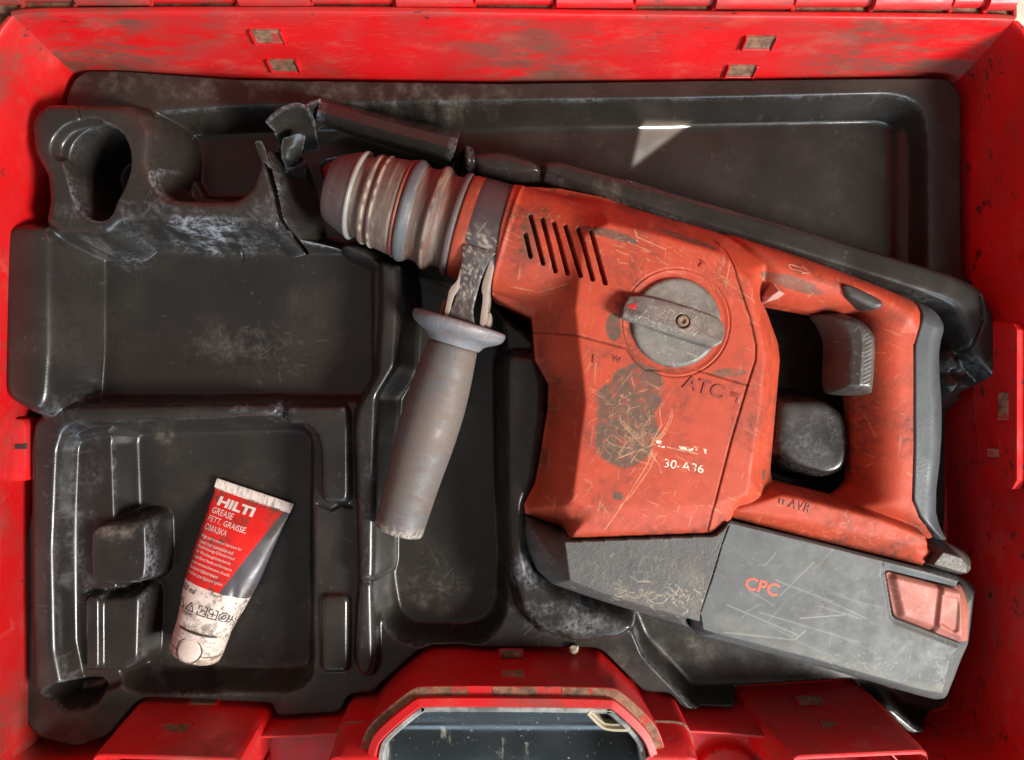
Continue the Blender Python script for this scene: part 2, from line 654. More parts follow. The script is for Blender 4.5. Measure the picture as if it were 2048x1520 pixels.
def wall(name, lo, up, outw, mat, n=60, bulge=0.0):
    """wall between a lower line (px at ZL) and a rim line (px at ZR), rounded lip, then down the outside by outw (mm vector)"""
    a = resample(chaikin(PP(lo, ZL), 2, False), n)
    b = resample(chaikin(PP(up, ZR), 2, False), n)
    rings = []
    ex, ey = outw
    L = math.hypot(ex, ey)
    ux, uy = ex / L, ey / L
    rings.append([(p[0] - ux * 0, p[1] - uy * 0, -50) for p in a])
    for t in (0, .12, .3, .5, .7, .85, .95):
        q = a * (1 - t) + b * t
        o = bulge * math.sin(math.pi * t)
        rings.append([(p[0] + ux * o, p[1] + uy * o, ZL + (ZR - 1 - ZL) * t) for p in q])
    for o, dz in ((.15, -.5), (.6, -.1), (1.2, 0), (2.6, 0), (3.2, -.2), (3.6, -.8)):
        rings.append([(p[0] + ux * o, p[1] + uy * o, ZR + dz) for p in b])
    rings.append([(p[0] + ux * 4, p[1] + uy * 4, -60) for p in b])
    return loft(name, rings, case, mat, sharp=40)


up_back = [(22, 34), (60, 27), (700, 24), (1300, 33), (1985, 39), (2030, 43)]
lo_back = [(140, 150), (175, 146), (500, 158), (1100, 166), (1600, 160), (1890, 150), (1925, 158)]
wall('back_wall', lo_back, up_back, (0, 1), M['case'], 90)
wall('left_wall', [(54, 1530), (47, 1400), (55, 900), (85, 500), (118, 260), (130, 190), (150, 146)],
     [(-40, 1580), (-40, 1300), (-42, 800), (-40, 300), (-15, 120), (0, 62), (28, 32)], (-1, 0), M['case_f'], 90)
wall('right_wall', [(1918, 150), (1930, 190), (1930, 600), (1938, 900), (1948, 1300), (1948, 1470), (1900, 1560)],
     [(2024, 41), (2046, 62), (2066, 120), (2078, 300), (2080, 800), (2080, 1300), (2070, 1590)], (1, 0), M['case_r'], 90)

# hinge along the back: a dirty ledge, then barrels that belong to the case and to the lid in turn
xa, ya = W(-60, 22, 27)
xb, yb = W(2032, 36, 27)
ledge = [(xa, ya + .3), (xb, yb + .3), (xb, yb + 26), (xa, ya + 26)]
prism('hinge_ledge', ledge, 10, 25.5, case, M['grit'], .4)
edges = [-70, 44, 150, 301, 475, 622, 790, 948, 1109, 1267, 1427, 1585, 1742, 1900, 1969, 2030]
for i, (u0, u1) in enumerate(zip(edges[:-1], edges[1:])):
    up = i % 2 == 1
    for_lid = not up
    v0 = 8 + 12 * ((u0 + u1) / 2) / 2048
    zc = 30 if for_lid else 27.5
    x0, y0 = W(u0 + 2, v0, zc)
    x1, _ = W(u1 - 2, v0, zc)
    r = 5.2 if for_lid else 4.6
    yy = y0 + r + (0 if for_lid else 1.2)
    pr = [(0, r - .6), (.5, r), (x1 - x0 - .5, r), (x1 - x0, r - .6)]
    lathe('hinge_knuckle', (x0, yy, zc), 0.0, pr, case, M['case'], 28, sharp=50)
    xr, yr = W(u1, v0 + 12, 28)
    box_mesh('hinge_rib', [(-1.1, 1.1, -1.5, 6, 0, 3.2)], case, M['case'], ((xr, yr + .6, 25.0), (1, 0, 0), (0, 1, 0), (0, 0, 1)), .4)

# the lid, open and leaning back beyond the hinge
lid_o = W(30, 6, 30)
lid_e = W(2000, 20, 30)
lx0, lx1, ly = lid_o[0], lid_e[0], lid_e[1] + 9
th = math.radians(82)
ey = np.array([0, math.cos(th), math.sin(th)])
ez = np.array([0, -math.sin(th), math.cos(th)])
box_mesh('lid', [(lx0, lx1, 0, 330, -38, -34), (lx0, lx0 + 4, 0, 330, -38, 0), (lx1 - 4, lx1, 0, 330, -38, 0),
                 (lx0, lx1, 326, 330, -38, 0), (lx0, lx1, 0, 4, -38, -12)], case, M['case_f'],
         ((0, ly, 31), (1, 0, 0), ey, ez), .8)


# little latch-tongue frames moulded on the walls
def clip(pt, ex, ey, w, h, proud=2.2):
    ez_ = np.cross(ex, ey)
    c = np.array(pt)
    fr = (c, ex, ey, ez_)
    o = box_mesh('snap_clip', [(-w / 2, -w / 2 + 1.2, -h / 2, h / 2, -.5, proud), (w / 2 - 1.2, w / 2, -h / 2, h / 2, -.5, proud),
                               (-w / 2, w / 2, -h / 2, -h / 2 + .8, -.5, proud * .7)], case, M['case_f'], fr, .3)
    box_mesh('packed_dirt', [(-w / 2 + 1.2, w / 2 - 1.2, -h / 2 + .8, h / 2 - .3, -.5, proud * .45)], o, M['grit'], fr, .2)


def on_wall(lo, up, u, v):
    """world point where the photo point (u, v) lies on the wall between the two lines"""
    best = None
    a = resample(chaikin(PP(lo, ZL), 2, False), 400)
    b = resample(chaikin(PP(up, ZR), 2, False), 400)
    for t in np.linspace(0, 1, 60):
        z = ZL + (ZR - ZL) * t
        q = a * (1 - t) + b * t
        w = np.array(W(u, v, z))
        d = np.linalg.norm(q - w, axis=1)
        k = d.argmin()
        if best is None or d[k] < best[0]:
            best = (d[k], q[k][0], q[k][1], z)
    return best[1:]


nb = np.array([0, .24, .97]); nb /= np.linalg.norm(nb)
for u, v in ((537, 71), (570, 130), (1516, 84), (1481, 139)):
    p = on_wall(lo_back, up_back, u, v)
    clip(p, np.array([1.0, 0, 0]), nb, 17.5, 11, 2.4)

# ------------------------------------------------------------------ front wall: two latch boxes, the ledges and the handle arch
ZA = -22.0


def px_ring(pts, z, n=None, sm=0):
    p = PP(pts, z)
    if sm:
        p = chaikin(p, sm, False)
    if n:
        p = resample(p, n)
    return [(x, y, z) for x, y in p]


def between(r0, r1, t):
    return [tuple(np.array(a) * (1 - t) + np.array(b) * t) for a, b in zip(r0, r1)]


# plain front wall pieces at the two ends
for nm, lo, up in (('left', [(42, 1380), (50, 1455), (80, 1488), (180, 1494), (255, 1480), (285, 1470)], [(-45, 1560), (-30, 1600), (20, 1640), (100, 1650), (200, 1650), (260, 1640)]),
                   ('right', [(1790, 1440), (1820, 1462), (1900, 1458), (1942, 1440), (1950, 1400)], [(1830, 1600), (1880, 1630), (1960, 1630), (2060, 1610), (2090, 1540)])):
    r0, r1 = px_ring(lo, -30, 30, 2), px_ring(up, ZR, 30, 2)
    loft('front_wall', [[(x, y, -50) for x, y, z in r0], r0] + [between(r0, r1, t) for t in (.2, .4, .6, .8)] + [r1], case, M['case_r'] if nm == 'right' else M['case_f'], flip=True)


def latch_box(lo, up, ribs, zr=27.0):
    """sloping box front between px lines lo (deep) and up (rim), with an open top behind a rounded lip"""
    r0, r1 = px_ring(lo, -26, 40), px_ring(up, zr, 40)
    L = np.array(r1)
    rings = [[(x, y, -50) for x, y, z in r0], r0] + [between(r0, r1, t) for t in (.25, .5, .75)] + [r1]
    rings += [[(x, y - .4, zr + .8) for x, y, z in r1], [(x, y - 1.2, zr + 1.2) for x, y, z in r1], [(x, y - 2.4, zr + 1.0) for x, y, z in r1],
              [(x, y - 2.9, zr + .2) for x, y, z in r1], [(x, y - 3, zr - 14) for x, y, z in r1]]
    o = loft('latch_box', rings, case, M['case_f'], flip=True)
    x0, x1 = L[:, 0].min(), L[:, 0].max()
    yb_ = L[:, 1].min()
    prism('box_floor', [(x0, yb_ - 30), (x1, yb_ - 30), (x1, yb_ - 2), (x0, yb_ - 2)], -10, zr - 9, o, M['grit'], .3)
    for u in ribs:
        x, _ = W(u, 1510, zr)
        box_mesh('rib', [(-1.0, 1.0, -26, 0, 0, 11)], o, M['case_f'], ((x, yb_ - 1.5, zr - 10.5), (1, 0, 0), (0, 1, 0), (0, 0, 1)), .5)
    for s_, xx in ((1, x0), (-1, x1)):
        prism('side_cheek', [(xx, yb_ - 34), (xx + s_ * 2.6, yb_ - 34), (xx + s_ * 2.6, yb_ + 1.5), (xx, yb_ + 1.5)], -50, zr + 1, o, M['case_f'], .8)
    return o


latch_box([(272, 1480), (281, 1402), (290, 1394), (420, 1396), (535, 1406), (549, 1412), (546, 1480)],
          [(186, 1590), (187, 1516), (194, 1505), (330, 1508), (470, 1513), (483, 1520), (486, 1600)], (270, 395))
latch_box([(1492, 1480), (1489, 1412), (1496, 1405), (1620, 1398), (1735, 1390), (1748, 1396), (1760, 1480)],
          [(1582, 1590), (1584, 1514), (1592, 1508), (1700, 1503), (1840, 1497), (1853, 1503), (1857, 1590)], (1656, 1765))

# ledges between boxes and arch
for lo, up, far in (([(540, 1430), (600, 1428), (700, 1420)], [(500, 1470), (600, 1467), (680, 1462)], [(490, 1700), (600, 1700), (680, 1700)]),
                    ([(1350, 1415), (1420, 1419), (1500, 1420)], [(1370, 1458), (1450, 1462), (1540, 1470)], [(1360, 1700), (1450, 1700), (1580, 1700)])):
    r0, r1 = px_ring(lo, -26, 20), px_ring(up, -4, 20)
    loft('front_ledge', [[(x, y, -50) for x, y, z in r0], r0, between(r0, r1, .5), r1, [(x, y - .6, -3.2) for x, y, z in r1],
                         [(x, y - 1.5, -3.2) for x, y, z in r1], [(x, y - 2.0, -4) for x, y, z in r1], [(x, y - 2.6, -22) for x, y, z in r1],
                         [(x, y - 60, -24) for x, y, z in r1]], case, M['case_f'], flip=True)
# round boss seen beside the arch
bx_, by_ = W(1452, 1560, -20)
lathe('boss', (bx_, by_, -24), 0.0, [(0, 20), (6, 20), (7.5, 18.5), (7.6, 0.01)], case, M['case_r'], 48, tilt=math.pi / 2)

# arch posts: a sloping foot, a dusty step, then the upper part
for lowp, midp, topp in (([(690, 1620), (689, 1440), (699, 1400), (712, 1388), (790, 1388)], [(666, 1680), (666, 1492), (677, 1453), (690, 1442), (770, 1441)], [(645, 1740), (645, 1570), (655, 1525), (668, 1512), (750, 1510)]),
                         ([(1262, 1388), (1338, 1387), (1352, 1398), (1364, 1440), (1364, 1620)], [(1282, 1440), (1362, 1441), (1378, 1453), (1390, 1492), (1392, 1680)], [(1300, 1510), (1384, 1512), (1398, 1525), (1410, 1570), (1412, 1740)])):
    n0 = 40
    r0, r1, r2 = px_ring(lowp, -24, n0, 2), px_ring(midp, 4, n0, 2), px_ring(topp, 26, n0, 2)
    sx_ = 1 if lowp[0][0] < 1024 else -1
    stp = [(x + sx_ * .5, y - 1.1, 4.6) for x, y, z in r1]
    o = loft('arch_post', [[(x, y, -50) for x, y, z in r0], r0, between(r0, r1, .5), r1], case, M['case_f'], flip=True, sharp=40)
    loft('post_step', [r1, [(x + sx_ * .1, y - .2, 4.4) for x, y, z in r1], stp], o, M['grit'], flip=True, sharp=60)
    loft('post_top', [stp, between(stp, r2, .5), r2, [(x + sx_ * 2, y - 1.5, 27) for x, y, z in r2], [(x + sx_ * 8, y - 8, 27) for x, y, z in r2]], o, M['case_f'], flip=True, sharp=40)

lowA = [(700, 1620), (722, 1520), (742, 1420), (765, 1366), (841, 1300), (860, 1294), (1185, 1297), (1204, 1303), (1285, 1385), (1315, 1440), (1340, 1530), (1350, 1620)]
topA = [(712, 1640), (716, 1540), (722, 1480), (742, 1443), (822, 1377), (846, 1371), (1215, 1374), (1240, 1380), (1305, 1440), (1326, 1480), (1338, 1540), (1345, 1640)]
n_ = 140
def inset(r, d, z):
    out = []
    P_ = np.array(r)
    tg = np.gradient(P_[:, :2], axis=0)
    tg /= np.linalg.norm(tg, axis=1)[:, None] + 1e-9
    nn = np.stack([tg[:, 1], -tg[:, 0]], 1)
    for (x, y, _), q in zip(r, nn):
        out.append((x + q[0] * d, y + q[1] * d, z))
    return out


rA = px_ring(lowA, -26, n_, 3)
rT = px_ring(topA, 21, n_, 3)
rT2 = inset(rT, 4.6, 22.0)
rT3 = inset(rT, 4.8, 25.5)
rL2 = inset(rT, 8.6, 26.8)
rL3 = inset(rT, 9.4, 25.5)
o_arch = loft('handle_arch', [[(x, y, -50) for x, y, z in rA], rA, between(rA, rT, .2), between(rA, rT, .5), between(rA, rT, .8), between(rA, rT, .96), rT,
                              rT2, rT3, between(rT3, rL2, .3), between(rT3, rL2, .7), rL2, rL3, [(x, y, 8) for x, y, z in rL3]], case, M['case_f'], flip=True, sharp=40)
# dusty channel that runs round the arch under the lip, with its stepped edge
for a, b in ((2, 58), (64, 77), (83, 138)):
    q0, q1 = [(x, y, z + .25) for x, y, z in rT[a:b]], [(x, y, z + .3) for x, y, z in rT2[a:b]]
    loft('dust_channel', [[(x, y, z - 3) for x, y, z in q0], between(q0, q1, .06), between(q0, q1, .5), q1], case, M['grit'], flip=True, sharp=60)
for u, v, z, w, h in ((1022, 1306, -14, 14.5, 7), (1026, 1349, 8, 14.5, 8)):
    x, y = W(u, v, z)
    clip((x, y, z), np.array([1.0, 0, 0]), np.array([0, .30, -.95]) * -1 * -1 if False else np.array([0.0, -.35, .94]), w, h, 2.0)
for u, v, z, w, h in ((408, 1402, -22, 17, 7), (352, 1457, 4, 17, 8), (1620, 1400, -22, 16, 8), (1672, 1452, 2, 17, 8)):
    x, y = W(u, v, z)
    clip((x, y, z), np.array([1.0, 0.0, 0]), np.array([0.0, -.2, .98]), w, h, 2.4)

# latch plate and small frames on the right wall, slot on the left wall
up_r = [(2024, 41), (2046, 62), (2066, 120), (2078, 300), (2080, 800), (2080, 1300), (2070, 1590)]
pl = [(1948, 645), (1962, 640), (2032, 648), (2040, 660), (2040, 960), (2030, 978), (1978, 972), (1966, 950), (1950, 800)]
r0 = [V3(u, v, -18 + 42 * (u - 1948) / 92) for u, v in pl]
nx_ = np.array([-.93, 0, .36])
r1 = [tuple(np.array(p) + nx_ * 2.2) for p in r0]
cc = np.mean(r1, 0)
r2 = [tuple(cc + (np.array(p) - cc) * .955 + nx_ * .3) for p in r1]
o = loft('latch_plate', [[tuple(np.array(p) - nx_ * 4) for p in r0], r0, r1, r2], case, M['case_r'], closed=True, sharp=30)
mesh('plate_face', [tuple(np.array(p) + nx_ * .02) for p in r2], [tuple(range(len(r2)))], o, M['case_r'], smooth=False)
for u, v, z, w, h in ((2015, 812, 14, 15, 6), (1994, 905, 5, 4.5, 7)):
    p = np.array(V3(u, v, z)) + nx_ * 2.4
    box_mesh('tongue', [(-w / 2, w / 2, -h / 2, h / 2, -1, 1.1)], o, M['grit'], (p, (0, 1, 0), (.36, 0, .93), nx_), .3)
# the carry handle seen through the arch: a dark glossy shell with a pale worn edge and a slot
e0, e1 = inset(rT, 10.0, 22), None
cen = np.array(W(1028, 1700, 22))


M['edge'] = m_plain('handle_worn_edge', (0.30, 0.30, 0.28), .4, 300, .6, var=.7)
t = NT('handle_black_gloss')
c = t.mix(t.ramp(t.noise(28, 5, .7, t.coord((3, 1, 1))), .62, .74), (0.012, 0.016, 0.018), (0.20, 0.19, 0.15))
c = t.mix(t.math('MULTIPLY', t.ramp(t.noise(420, 4, .7), .64, .7), .6), c, (0.35, 0.34, 0.30))
M['hand'] = t.done(c, t.ramp(t.noise(30, 4), .3, .7, .16, .34), t.noise(40, 3), .25, .001)
hnd = loft('carry_handle', [[(x, y, 5) for x, y, z in e0], e0, inset(e0, .6, 23), inset(e0, 2.6, 23), inset(e0, 3.4, 22), inset(e0, 3.6, 10)], case, M['edge'], flip=True, sharp=40)
px0, py0 = W(700, 1400, 8)
px1, py1 = W(1360, 1660, 8)
nxg, nyg = 160, 70
V, F = [], []
for j in range(nyg):
    for i in range(nxg):
        s_, q = i / (nxg - 1), j / (nyg - 1)
        x, y = px0 + (px1 - px0) * s_, py0 + (py1 - py0) * q
        edge = min(s_, 1 - s_)
        z = 10 - 16 * sstep(0, .35, q) - 4 * math.sin(q * 9) * .4 + 16 * (1 - sstep(0, .12, edge)) * sstep(.1, .5, q)
        V.append((x, y, z))
hpp = np.array([p[:2] for p in e0])
va = np.array(V)
kin = sdf(va[:, 0], va[:, 1], hpp) < 1.5
for j in range(nyg - 1):
    for i in range(nxg - 1):
        a = j * nxg + i
        if all(kin[q] for q in (a, a + nxg, a + nxg + 1, a + 1)):
            F.append((a, a + nxg, a + nxg + 1, a + 1))
mesh('handle_shell', V, F, hnd, M['hand'], sharp=60)
M['slotmat'] = m_tool('slot_frame_beige', (0.40, 0.36, 0.24), (0.3, 0.3, 0.28), (0.5, 0.5, 0.48), .5, 500, .3)
fo = chaikin(PP([(1162, 1418), (1198, 1455), (1216, 1463), (1272, 1464), (1240, 1428), (1222, 1418)], 22), 1)
fi = PP([(1184, 1424), (1204, 1444), (1214, 1450), (1252, 1450), (1240, 1434), (1230, 1424)], 22)
fi = resample(np.concatenate([chaikin(fi, 1), chaikin(fi, 1)[:1]]), 41)[:-1]
fo = resample(np.concatenate([fo, fo[:1]]), 41)[:-1]
k = np.linalg.norm(fi - fo[0], axis=1).argmin()
fi = np.roll(fi, -k, 0)
mid = (fo + fi) / 2
loft('handle_slot', [[(x, y, 8) for x, y in fo], [(x, y, 22) for x, y in fo], [(x, y, 23.2) for x, y in fo * .8 + fi * .2], [(x, y, 23.0) for x, y in mid],
                     [(x, y, 21) for x, y in fi * .75 + fo * .25], [(x, y, 20.8) for x, y in fi], [(x, y, 6) for x, y in fi]], hnd, M['slotmat'], closed=True, sharp=35, flip=True)
mesh('slot_void', [(x, y, 14) for x, y in fi], [tuple(range(len(fi)))], hnd, M['trig'], smooth=False)

# latch block at the middle of the left wall
lb = rcorn(PP([(-12, 834), (44, 838), (51, 850), (52, 962), (-12, 966)], -6), 1.5)
lbo = prism('latch_block', lb, -40, -6, case, M['case_f'], 1.2)
xs_, ys_ = W(38, 893, -5)
box_mesh('slot', [(-3.6, 3.6, -1.5, 1.5, -1, .15)], lbo, M['trig'], ((xs_, ys_, -6), (1, 0, 0), (0, 1, 0), (0, 0, 1)), .1)
# ------------------------------------------------------------------ the vacuum-formed tray
tray = empty('insert_tray', (0, 0, -50), 'black moulded plastic tray with torn ridges filling the red case', 'tray')
ST = 0.6
outline = [(133, 196), (150, 158), (172, 142), (250, 143), (480, 160), (1000, 168), (1500, 161), (1880, 157), (1904, 163), (1920, 188),
           (1922, 540), (2010, 585), (2022, 700), (2014, 765), (1936, 790), (1936, 1000), (1932, 1090), (1944, 1250), (1945, 1425), (1932, 1448), (1880, 1458), (1818, 1468),
           (1782, 1430), (1752, 1396), (1738, 1388), (1492, 1402), (1484, 1414), (1470, 1420), (1368, 1418), (1350, 1396), (1338, 1385), (1288, 1383),
           (1206, 1300), (1186, 1294), (858, 1292), (838, 1299), (762, 1366), (745, 1384), (706, 1386), (692, 1396), (680, 1424), (552, 1432), (546, 1408), (534, 1404), (292, 1393), (272, 1404),
           (212, 1474), (150, 1492), (82, 1476), (56, 1452), (48, 1410), (50, 1100), (52, 836), (20, 822), (-2, 795), (-2, 455), (12, 440), (70, 438), (82, 425), (84, 380), (78, 340), (52, 290), (46, 250), (60, 212), (90, 196)]
ZO = np.full(len(outline), -18.0)
for i, (u, v) in enumerate(outline):
    if u < 100 and v < 840:
        ZO[i] = 3
    if u > 1990:
        ZO[i] = 2
OUT = np.array([W(u, v, z) for (u, v), z in zip(outline, ZO)])
OUT = rcorn(OUT, 4)
X, Y = bbox_grid([OUT], ST)
Z = np.full(X.shape, -18.0)


def sub(P, pad):
    x0, y0 = P.min(0) - pad
    x1, y1 = P.max(0) + pad
    i0, i1 = np.searchsorted(X[0], [x0, x1])
    j0, j1 = np.searchsorted(Y[:, 0], [y0, y1])
    return slice(max(j0, 0), j1 + 1), slice(max(i0, 0), i1 + 1)


def rr(u0, v0, u1, v1, r):
    out = []
    for cx, cy, a0 in ((u1 - r, v0 + r, -90), (u1 - r, v1 - r, 0), (u0 + r, v1 - r, 90), (u0 + r, v0 + r, 180)):
        for k in range(5):
            a = math.radians(a0 + 22.5 * k)
            out.append((cx + r * math.cos(a), cy + r * math.sin(a)))
    return out


def carve(pts, z, slope=2.6, k=4.0, r=1.2, sm=2, pad=22, zpx=None):
    P = rcorn(PP(pts, z if zpx is None else zpx), (0, 3.5, 7)[sm])
    s_ = sub(P, pad)
    d = sdf(X[s_], Y[s_], P)
    Z[s_] = smin(Z[s_], z + 1.8 * slope * softplus(d, r * .8), k * .75)


def raise_(pts, z, slope=3.0, k=3.0, r=1.3, sm=2, pad=22):
    P = rcorn(PP(pts, z), (0, 2.5, 6)[sm])
    s_ = sub(P, pad)
    d = sdf(X[s_], Y[s_], P)
    Z[s_] = smax(Z[s_], z - 1.9 * slope * softplus(d, r * .8), k)


# pockets
carve([(300, 275), (500, 262), (900, 252), (1300, 247), (1750, 238), (1786, 250), (1795, 300), (1795, 620), (1500, 640), (600, 400), (330, 400)], -42, 2.0, 3.0)
carve([(186, 498), (740, 506), (746, 520), (746, 786), (730, 792), (200, 792), (186, 780)], -33, 2.4, 3, .7, sm=1)
carve([(150, 880), (330, 850), (605, 852), (628, 870), (628, 1322), (610, 1336), (300, 1340), (200, 1380), (160, 1370), (150, 1300)], -23, 1.6, 3)
carve([(272, 862), (605, 855), (626, 870), (626, 1322), (606, 1336), (310, 1338), (285, 1320), (280, 1100)], -43, 2.2, 3)
carve([(800, 540), (985, 590), (1000, 700), (1000, 1200), (975, 1240), (940, 1252), (830, 1250), (795, 1225), (782, 1150), (780, 900), (802, 760)], -43, 3.0, 4)
carve([(588, 300), (700, 262), (930, 330), (1100, 380), (1880, 600), (1945, 640), (1960, 720), (1930, 790), (1926, 1080), (1936, 1260), (1936, 1370), (1880, 1425), (1800, 1410), (1750, 1368), (1380, 1374),
       (1285, 1275), (1265, 1225), (1100, 1150), (1055, 1050), (1080, 900), (1080, 680), (990, 610), (780, 540), (690, 495), (600, 470)], -43, 3.0, 4, sm=1)
# big lobe, its ring and its U
raise_([(56, 248), (66, 220), (92, 204), (250, 206), (282, 226), (300, 262), (296, 330), (330, 388), (400, 398), (470, 396), (500, 372), (516, 322), (528, 292), (552, 345), (572, 440), (552, 462), (520, 446), (300, 444),
        (240, 446), (215, 470), (112, 466), (84, 445), (92, 400), (88, 350), (62, 300)], 7, 2.6, 3, 1.8, sm=1)
carve([(330, 270), (330, 310), (316, 340), (322, 366), (346, 384), (462, 386), (486, 370), (500, 335), (505, 280), (400, 262)], -36, 5.0, 2, .8, zpx=6)
carve([(138, 318), (142, 290), (162, 268), (200, 256), (234, 270), (250, 302), (251, 338), (238, 374), (222, 400), (214, 428), (192, 430), (172, 416), (158, 385), (150, 350)], -48, 10.0, 2, .6, sm=1, zpx=6)
carve([(110, 312), (114, 284), (136, 258), (176, 246), (204, 246), (204, 262), (170, 270), (148, 290), (138, 318)], 0, 1.6, 1.5, .5, sm=1, zpx=5)
# left block
raise_([(6, 462), (20, 450), (84, 450), (100, 475), (100, 700), (92, 800), (76, 826), (30, 808), (6, 785)], 6, 2.0, 3, 1.6)
# frame ridge between the two left pockets and down the left edge
raise_([(98, 812), (545, 806), (560, 814), (556, 832), (400, 838), (165, 846), (128, 862), (116, 900), (108, 1100), (112, 1300), (126, 1372), (150, 1404), (100, 1420), (62, 1380), (56, 1200), (58, 850)], -7, 3.2, 2.5, 1.2, sm=1)
raise_([(570, 812), (690, 812), (698, 850), (698, 900), (698, 990), (694, 1006), (650, 1006), (644, 990), (640, 900), (634, 870), (612, 848), (570, 844)], -11, 4, 1.5, .8, sm=1)
raise_(rr(646, 1022, 696, 1160, 5), -24, 4, 1.5, .8, sm=0)
raise_(rr(640, 1190, 698, 1346, 14), -14, 3.2, 1.5, .9, sm=0)
# ribs and blocks at the left of the lower pocket
raise_([(182, 1062), (200, 1050), (280, 1040), (292, 1046), (294, 1120), (290, 1160), (264, 1168), (200, 1168), (184, 1160), (180, 1110)], -15, 4.5, 1.2, .4, sm=1)
carve([(196, 1174), (280, 1172), (276, 1182), (200, 1186)], -34, 4, 1.2, .6, sm=1)
raise_(rr(170, 1194, 198, 1340, 8), -18, 3.4, 1.2, .4, sm=0)
raise_([(190, 1200), (240, 1196), (276, 1190), (280, 1200), (276, 1320), (250, 1340), (196, 1344)], -22, 2.6, 1.5, .9, sm=1)
carve([(160, 1352), (235, 1346), (215, 1376), (168, 1384)], -38, 2.4, 3, 1)
# ridge between upper pocket / lower pocket and the side-handle slot
raise_([(758, 520), (795, 530), (802, 600), (794, 735), (757, 795), (754, 880), (752, 1000), (750, 1150), (746, 1165), (716, 1165), (712, 1000), (706, 850), (712, 815), (752, 745), (760, 600)], -3, 3.2, 2.2, 1.4, sm=1)
raise_([(716, 1160), (746, 1160), (750, 1330), (740, 1356), (720, 1354), (708, 1330)], -8, 3.2, 1.6, 1.2, sm=1)
raise_([(680, 485), (720, 490), (760, 520), (790, 545), (770, 560), (740, 520), (690, 500)], -12, 3, 3, 1.2)
# L-shaped ridge under the motor
raise_([(1012, 722), (1026, 706), (1072, 710), (1088, 762), (1088, 830), (1072, 950), (1050, 1010), (1050, 1095), (1062, 1146), (1102, 1184), (1160, 1214), (1250, 1238), (1272, 1250), (1262, 1268), (1235, 1282), (1150, 1284), (1082, 1266), (1042, 1220),
        (1022, 1150), (1014, 1000)], 0, 3.0, 2.5, 1.5, sm=1)
# long diagonal ridge
raise_([(1085, 322), (1115, 318), (1300, 368), (1500, 425), (1700, 484), (1900, 545), (1966, 574), (1990, 622), (2006, 700), (2002, 768), (1992, 760), (1975, 745), (1950, 715), (1934, 660), (1908, 616), (1880, 602), (1700, 544), (1500, 482), (1300, 422), (1125, 360),
        (1088, 346)], 4, 3.2, 2.0, 1.2, sm=1)
raise_([(938, 304), (1000, 298), (1072, 320), (1090, 345), (1040, 354), (955, 342)], 0, 2.4, 2, 1.6)
raise_([(925, 290), (936, 284), (946, 300), (946, 325), (934, 330), (925, 315)], 2, 3, 2, 1.2)
raise_([(1805, 240), (1890, 240), (1890, 640), (1805, 640)], -33, 1.0, 3, 2.0)
# block inside the D of the handle
raise_([(1556, 798), (1645, 798), (1694, 826), (1706, 900), (1694, 942), (1655, 958), (1585, 936), (1550, 905)], -3, 4.5, 2.0, 1.2)
# crumpled end of the long ridge
cr = vnoise(X.shape, 14, 3, 5) - .5
P = chaikin(PP([(1895, 710), (1940, 700), (1975, 735), (1960, 770), (1900, 785)], -6), 2)
s_ = sub(P, 20)
dd = sdf(X[s_], Y[s_], P)
Z[s_] = smax(Z[s_], -8 - 2.0 * softplus(dd, 2.0) + 10 * cr[s_], 2)
# bottom right corner pocket and the step along the bottom
carve([(1790, 1385), (1840, 1372), (1925, 1370), (1930, 1410), (1900, 1432), (1830, 1424)], -38, 2.0, 4, 1.5)
Z = blur(Z, 1.0)
Z += .5 * (vnoise(X.shape, 60, 3, 3) - .5) + .22 * (vnoise(X.shape, 20, 2, 4) - .5)
# cracks
for pts, z in (([(300, 0), (300, 1)], 0),):
    pass
for pts, z, dep, wd in (([(1962, 590), (1966, 640), (1948, 690), (1938, 715)], 4, 2.5, .7), ([(484, 492), (486, 520)], -33, 1.0, .5), ([(152, 208), (160, 240)], 7, 1.0, .6),
                        ([(560, 806), (562, 840)], -8, 2.5, 1.4), ([(632, 1010), (660, 1022), (680, 1012), (700, 1016)], -15, 2.0, .8), ([(740, 170), (760, 230)], -22, .6, .4)):
    P = PP(pts, z)
    s_ = sub(P, 6)
    Z[s_] -= dep * np.exp(-(seg_d(X[s_], Y[s_], P) / wd) ** 2)

D = sdf(X, Y, OUT)
# tears that go right through to the red case underneath
holes = [([(640, 322), (690, 310), (700, 330), (680, 368), (655, 368), (640, 345)], -43), ([(536, 292), (556, 340), (572, 400), (582, 455), (600, 494), (590, 498), (572, 462), (560, 400), (546, 350), (528, 300)], -10),
         ([(914, 274), (926, 284), (930, 316), (924, 340), (908, 322)], 0),
         ([(1930, 785), (1962, 770), (1990, 748), (1985, 775), (1955, 800)], -6)]
for pts, z in holes:
    P = chaikin(PP(pts, z), 1)
    s_ = sub(P, 8)
    D[s_] = np.maximum(D[s_], -sdf(X[s_], Y[s_], P))

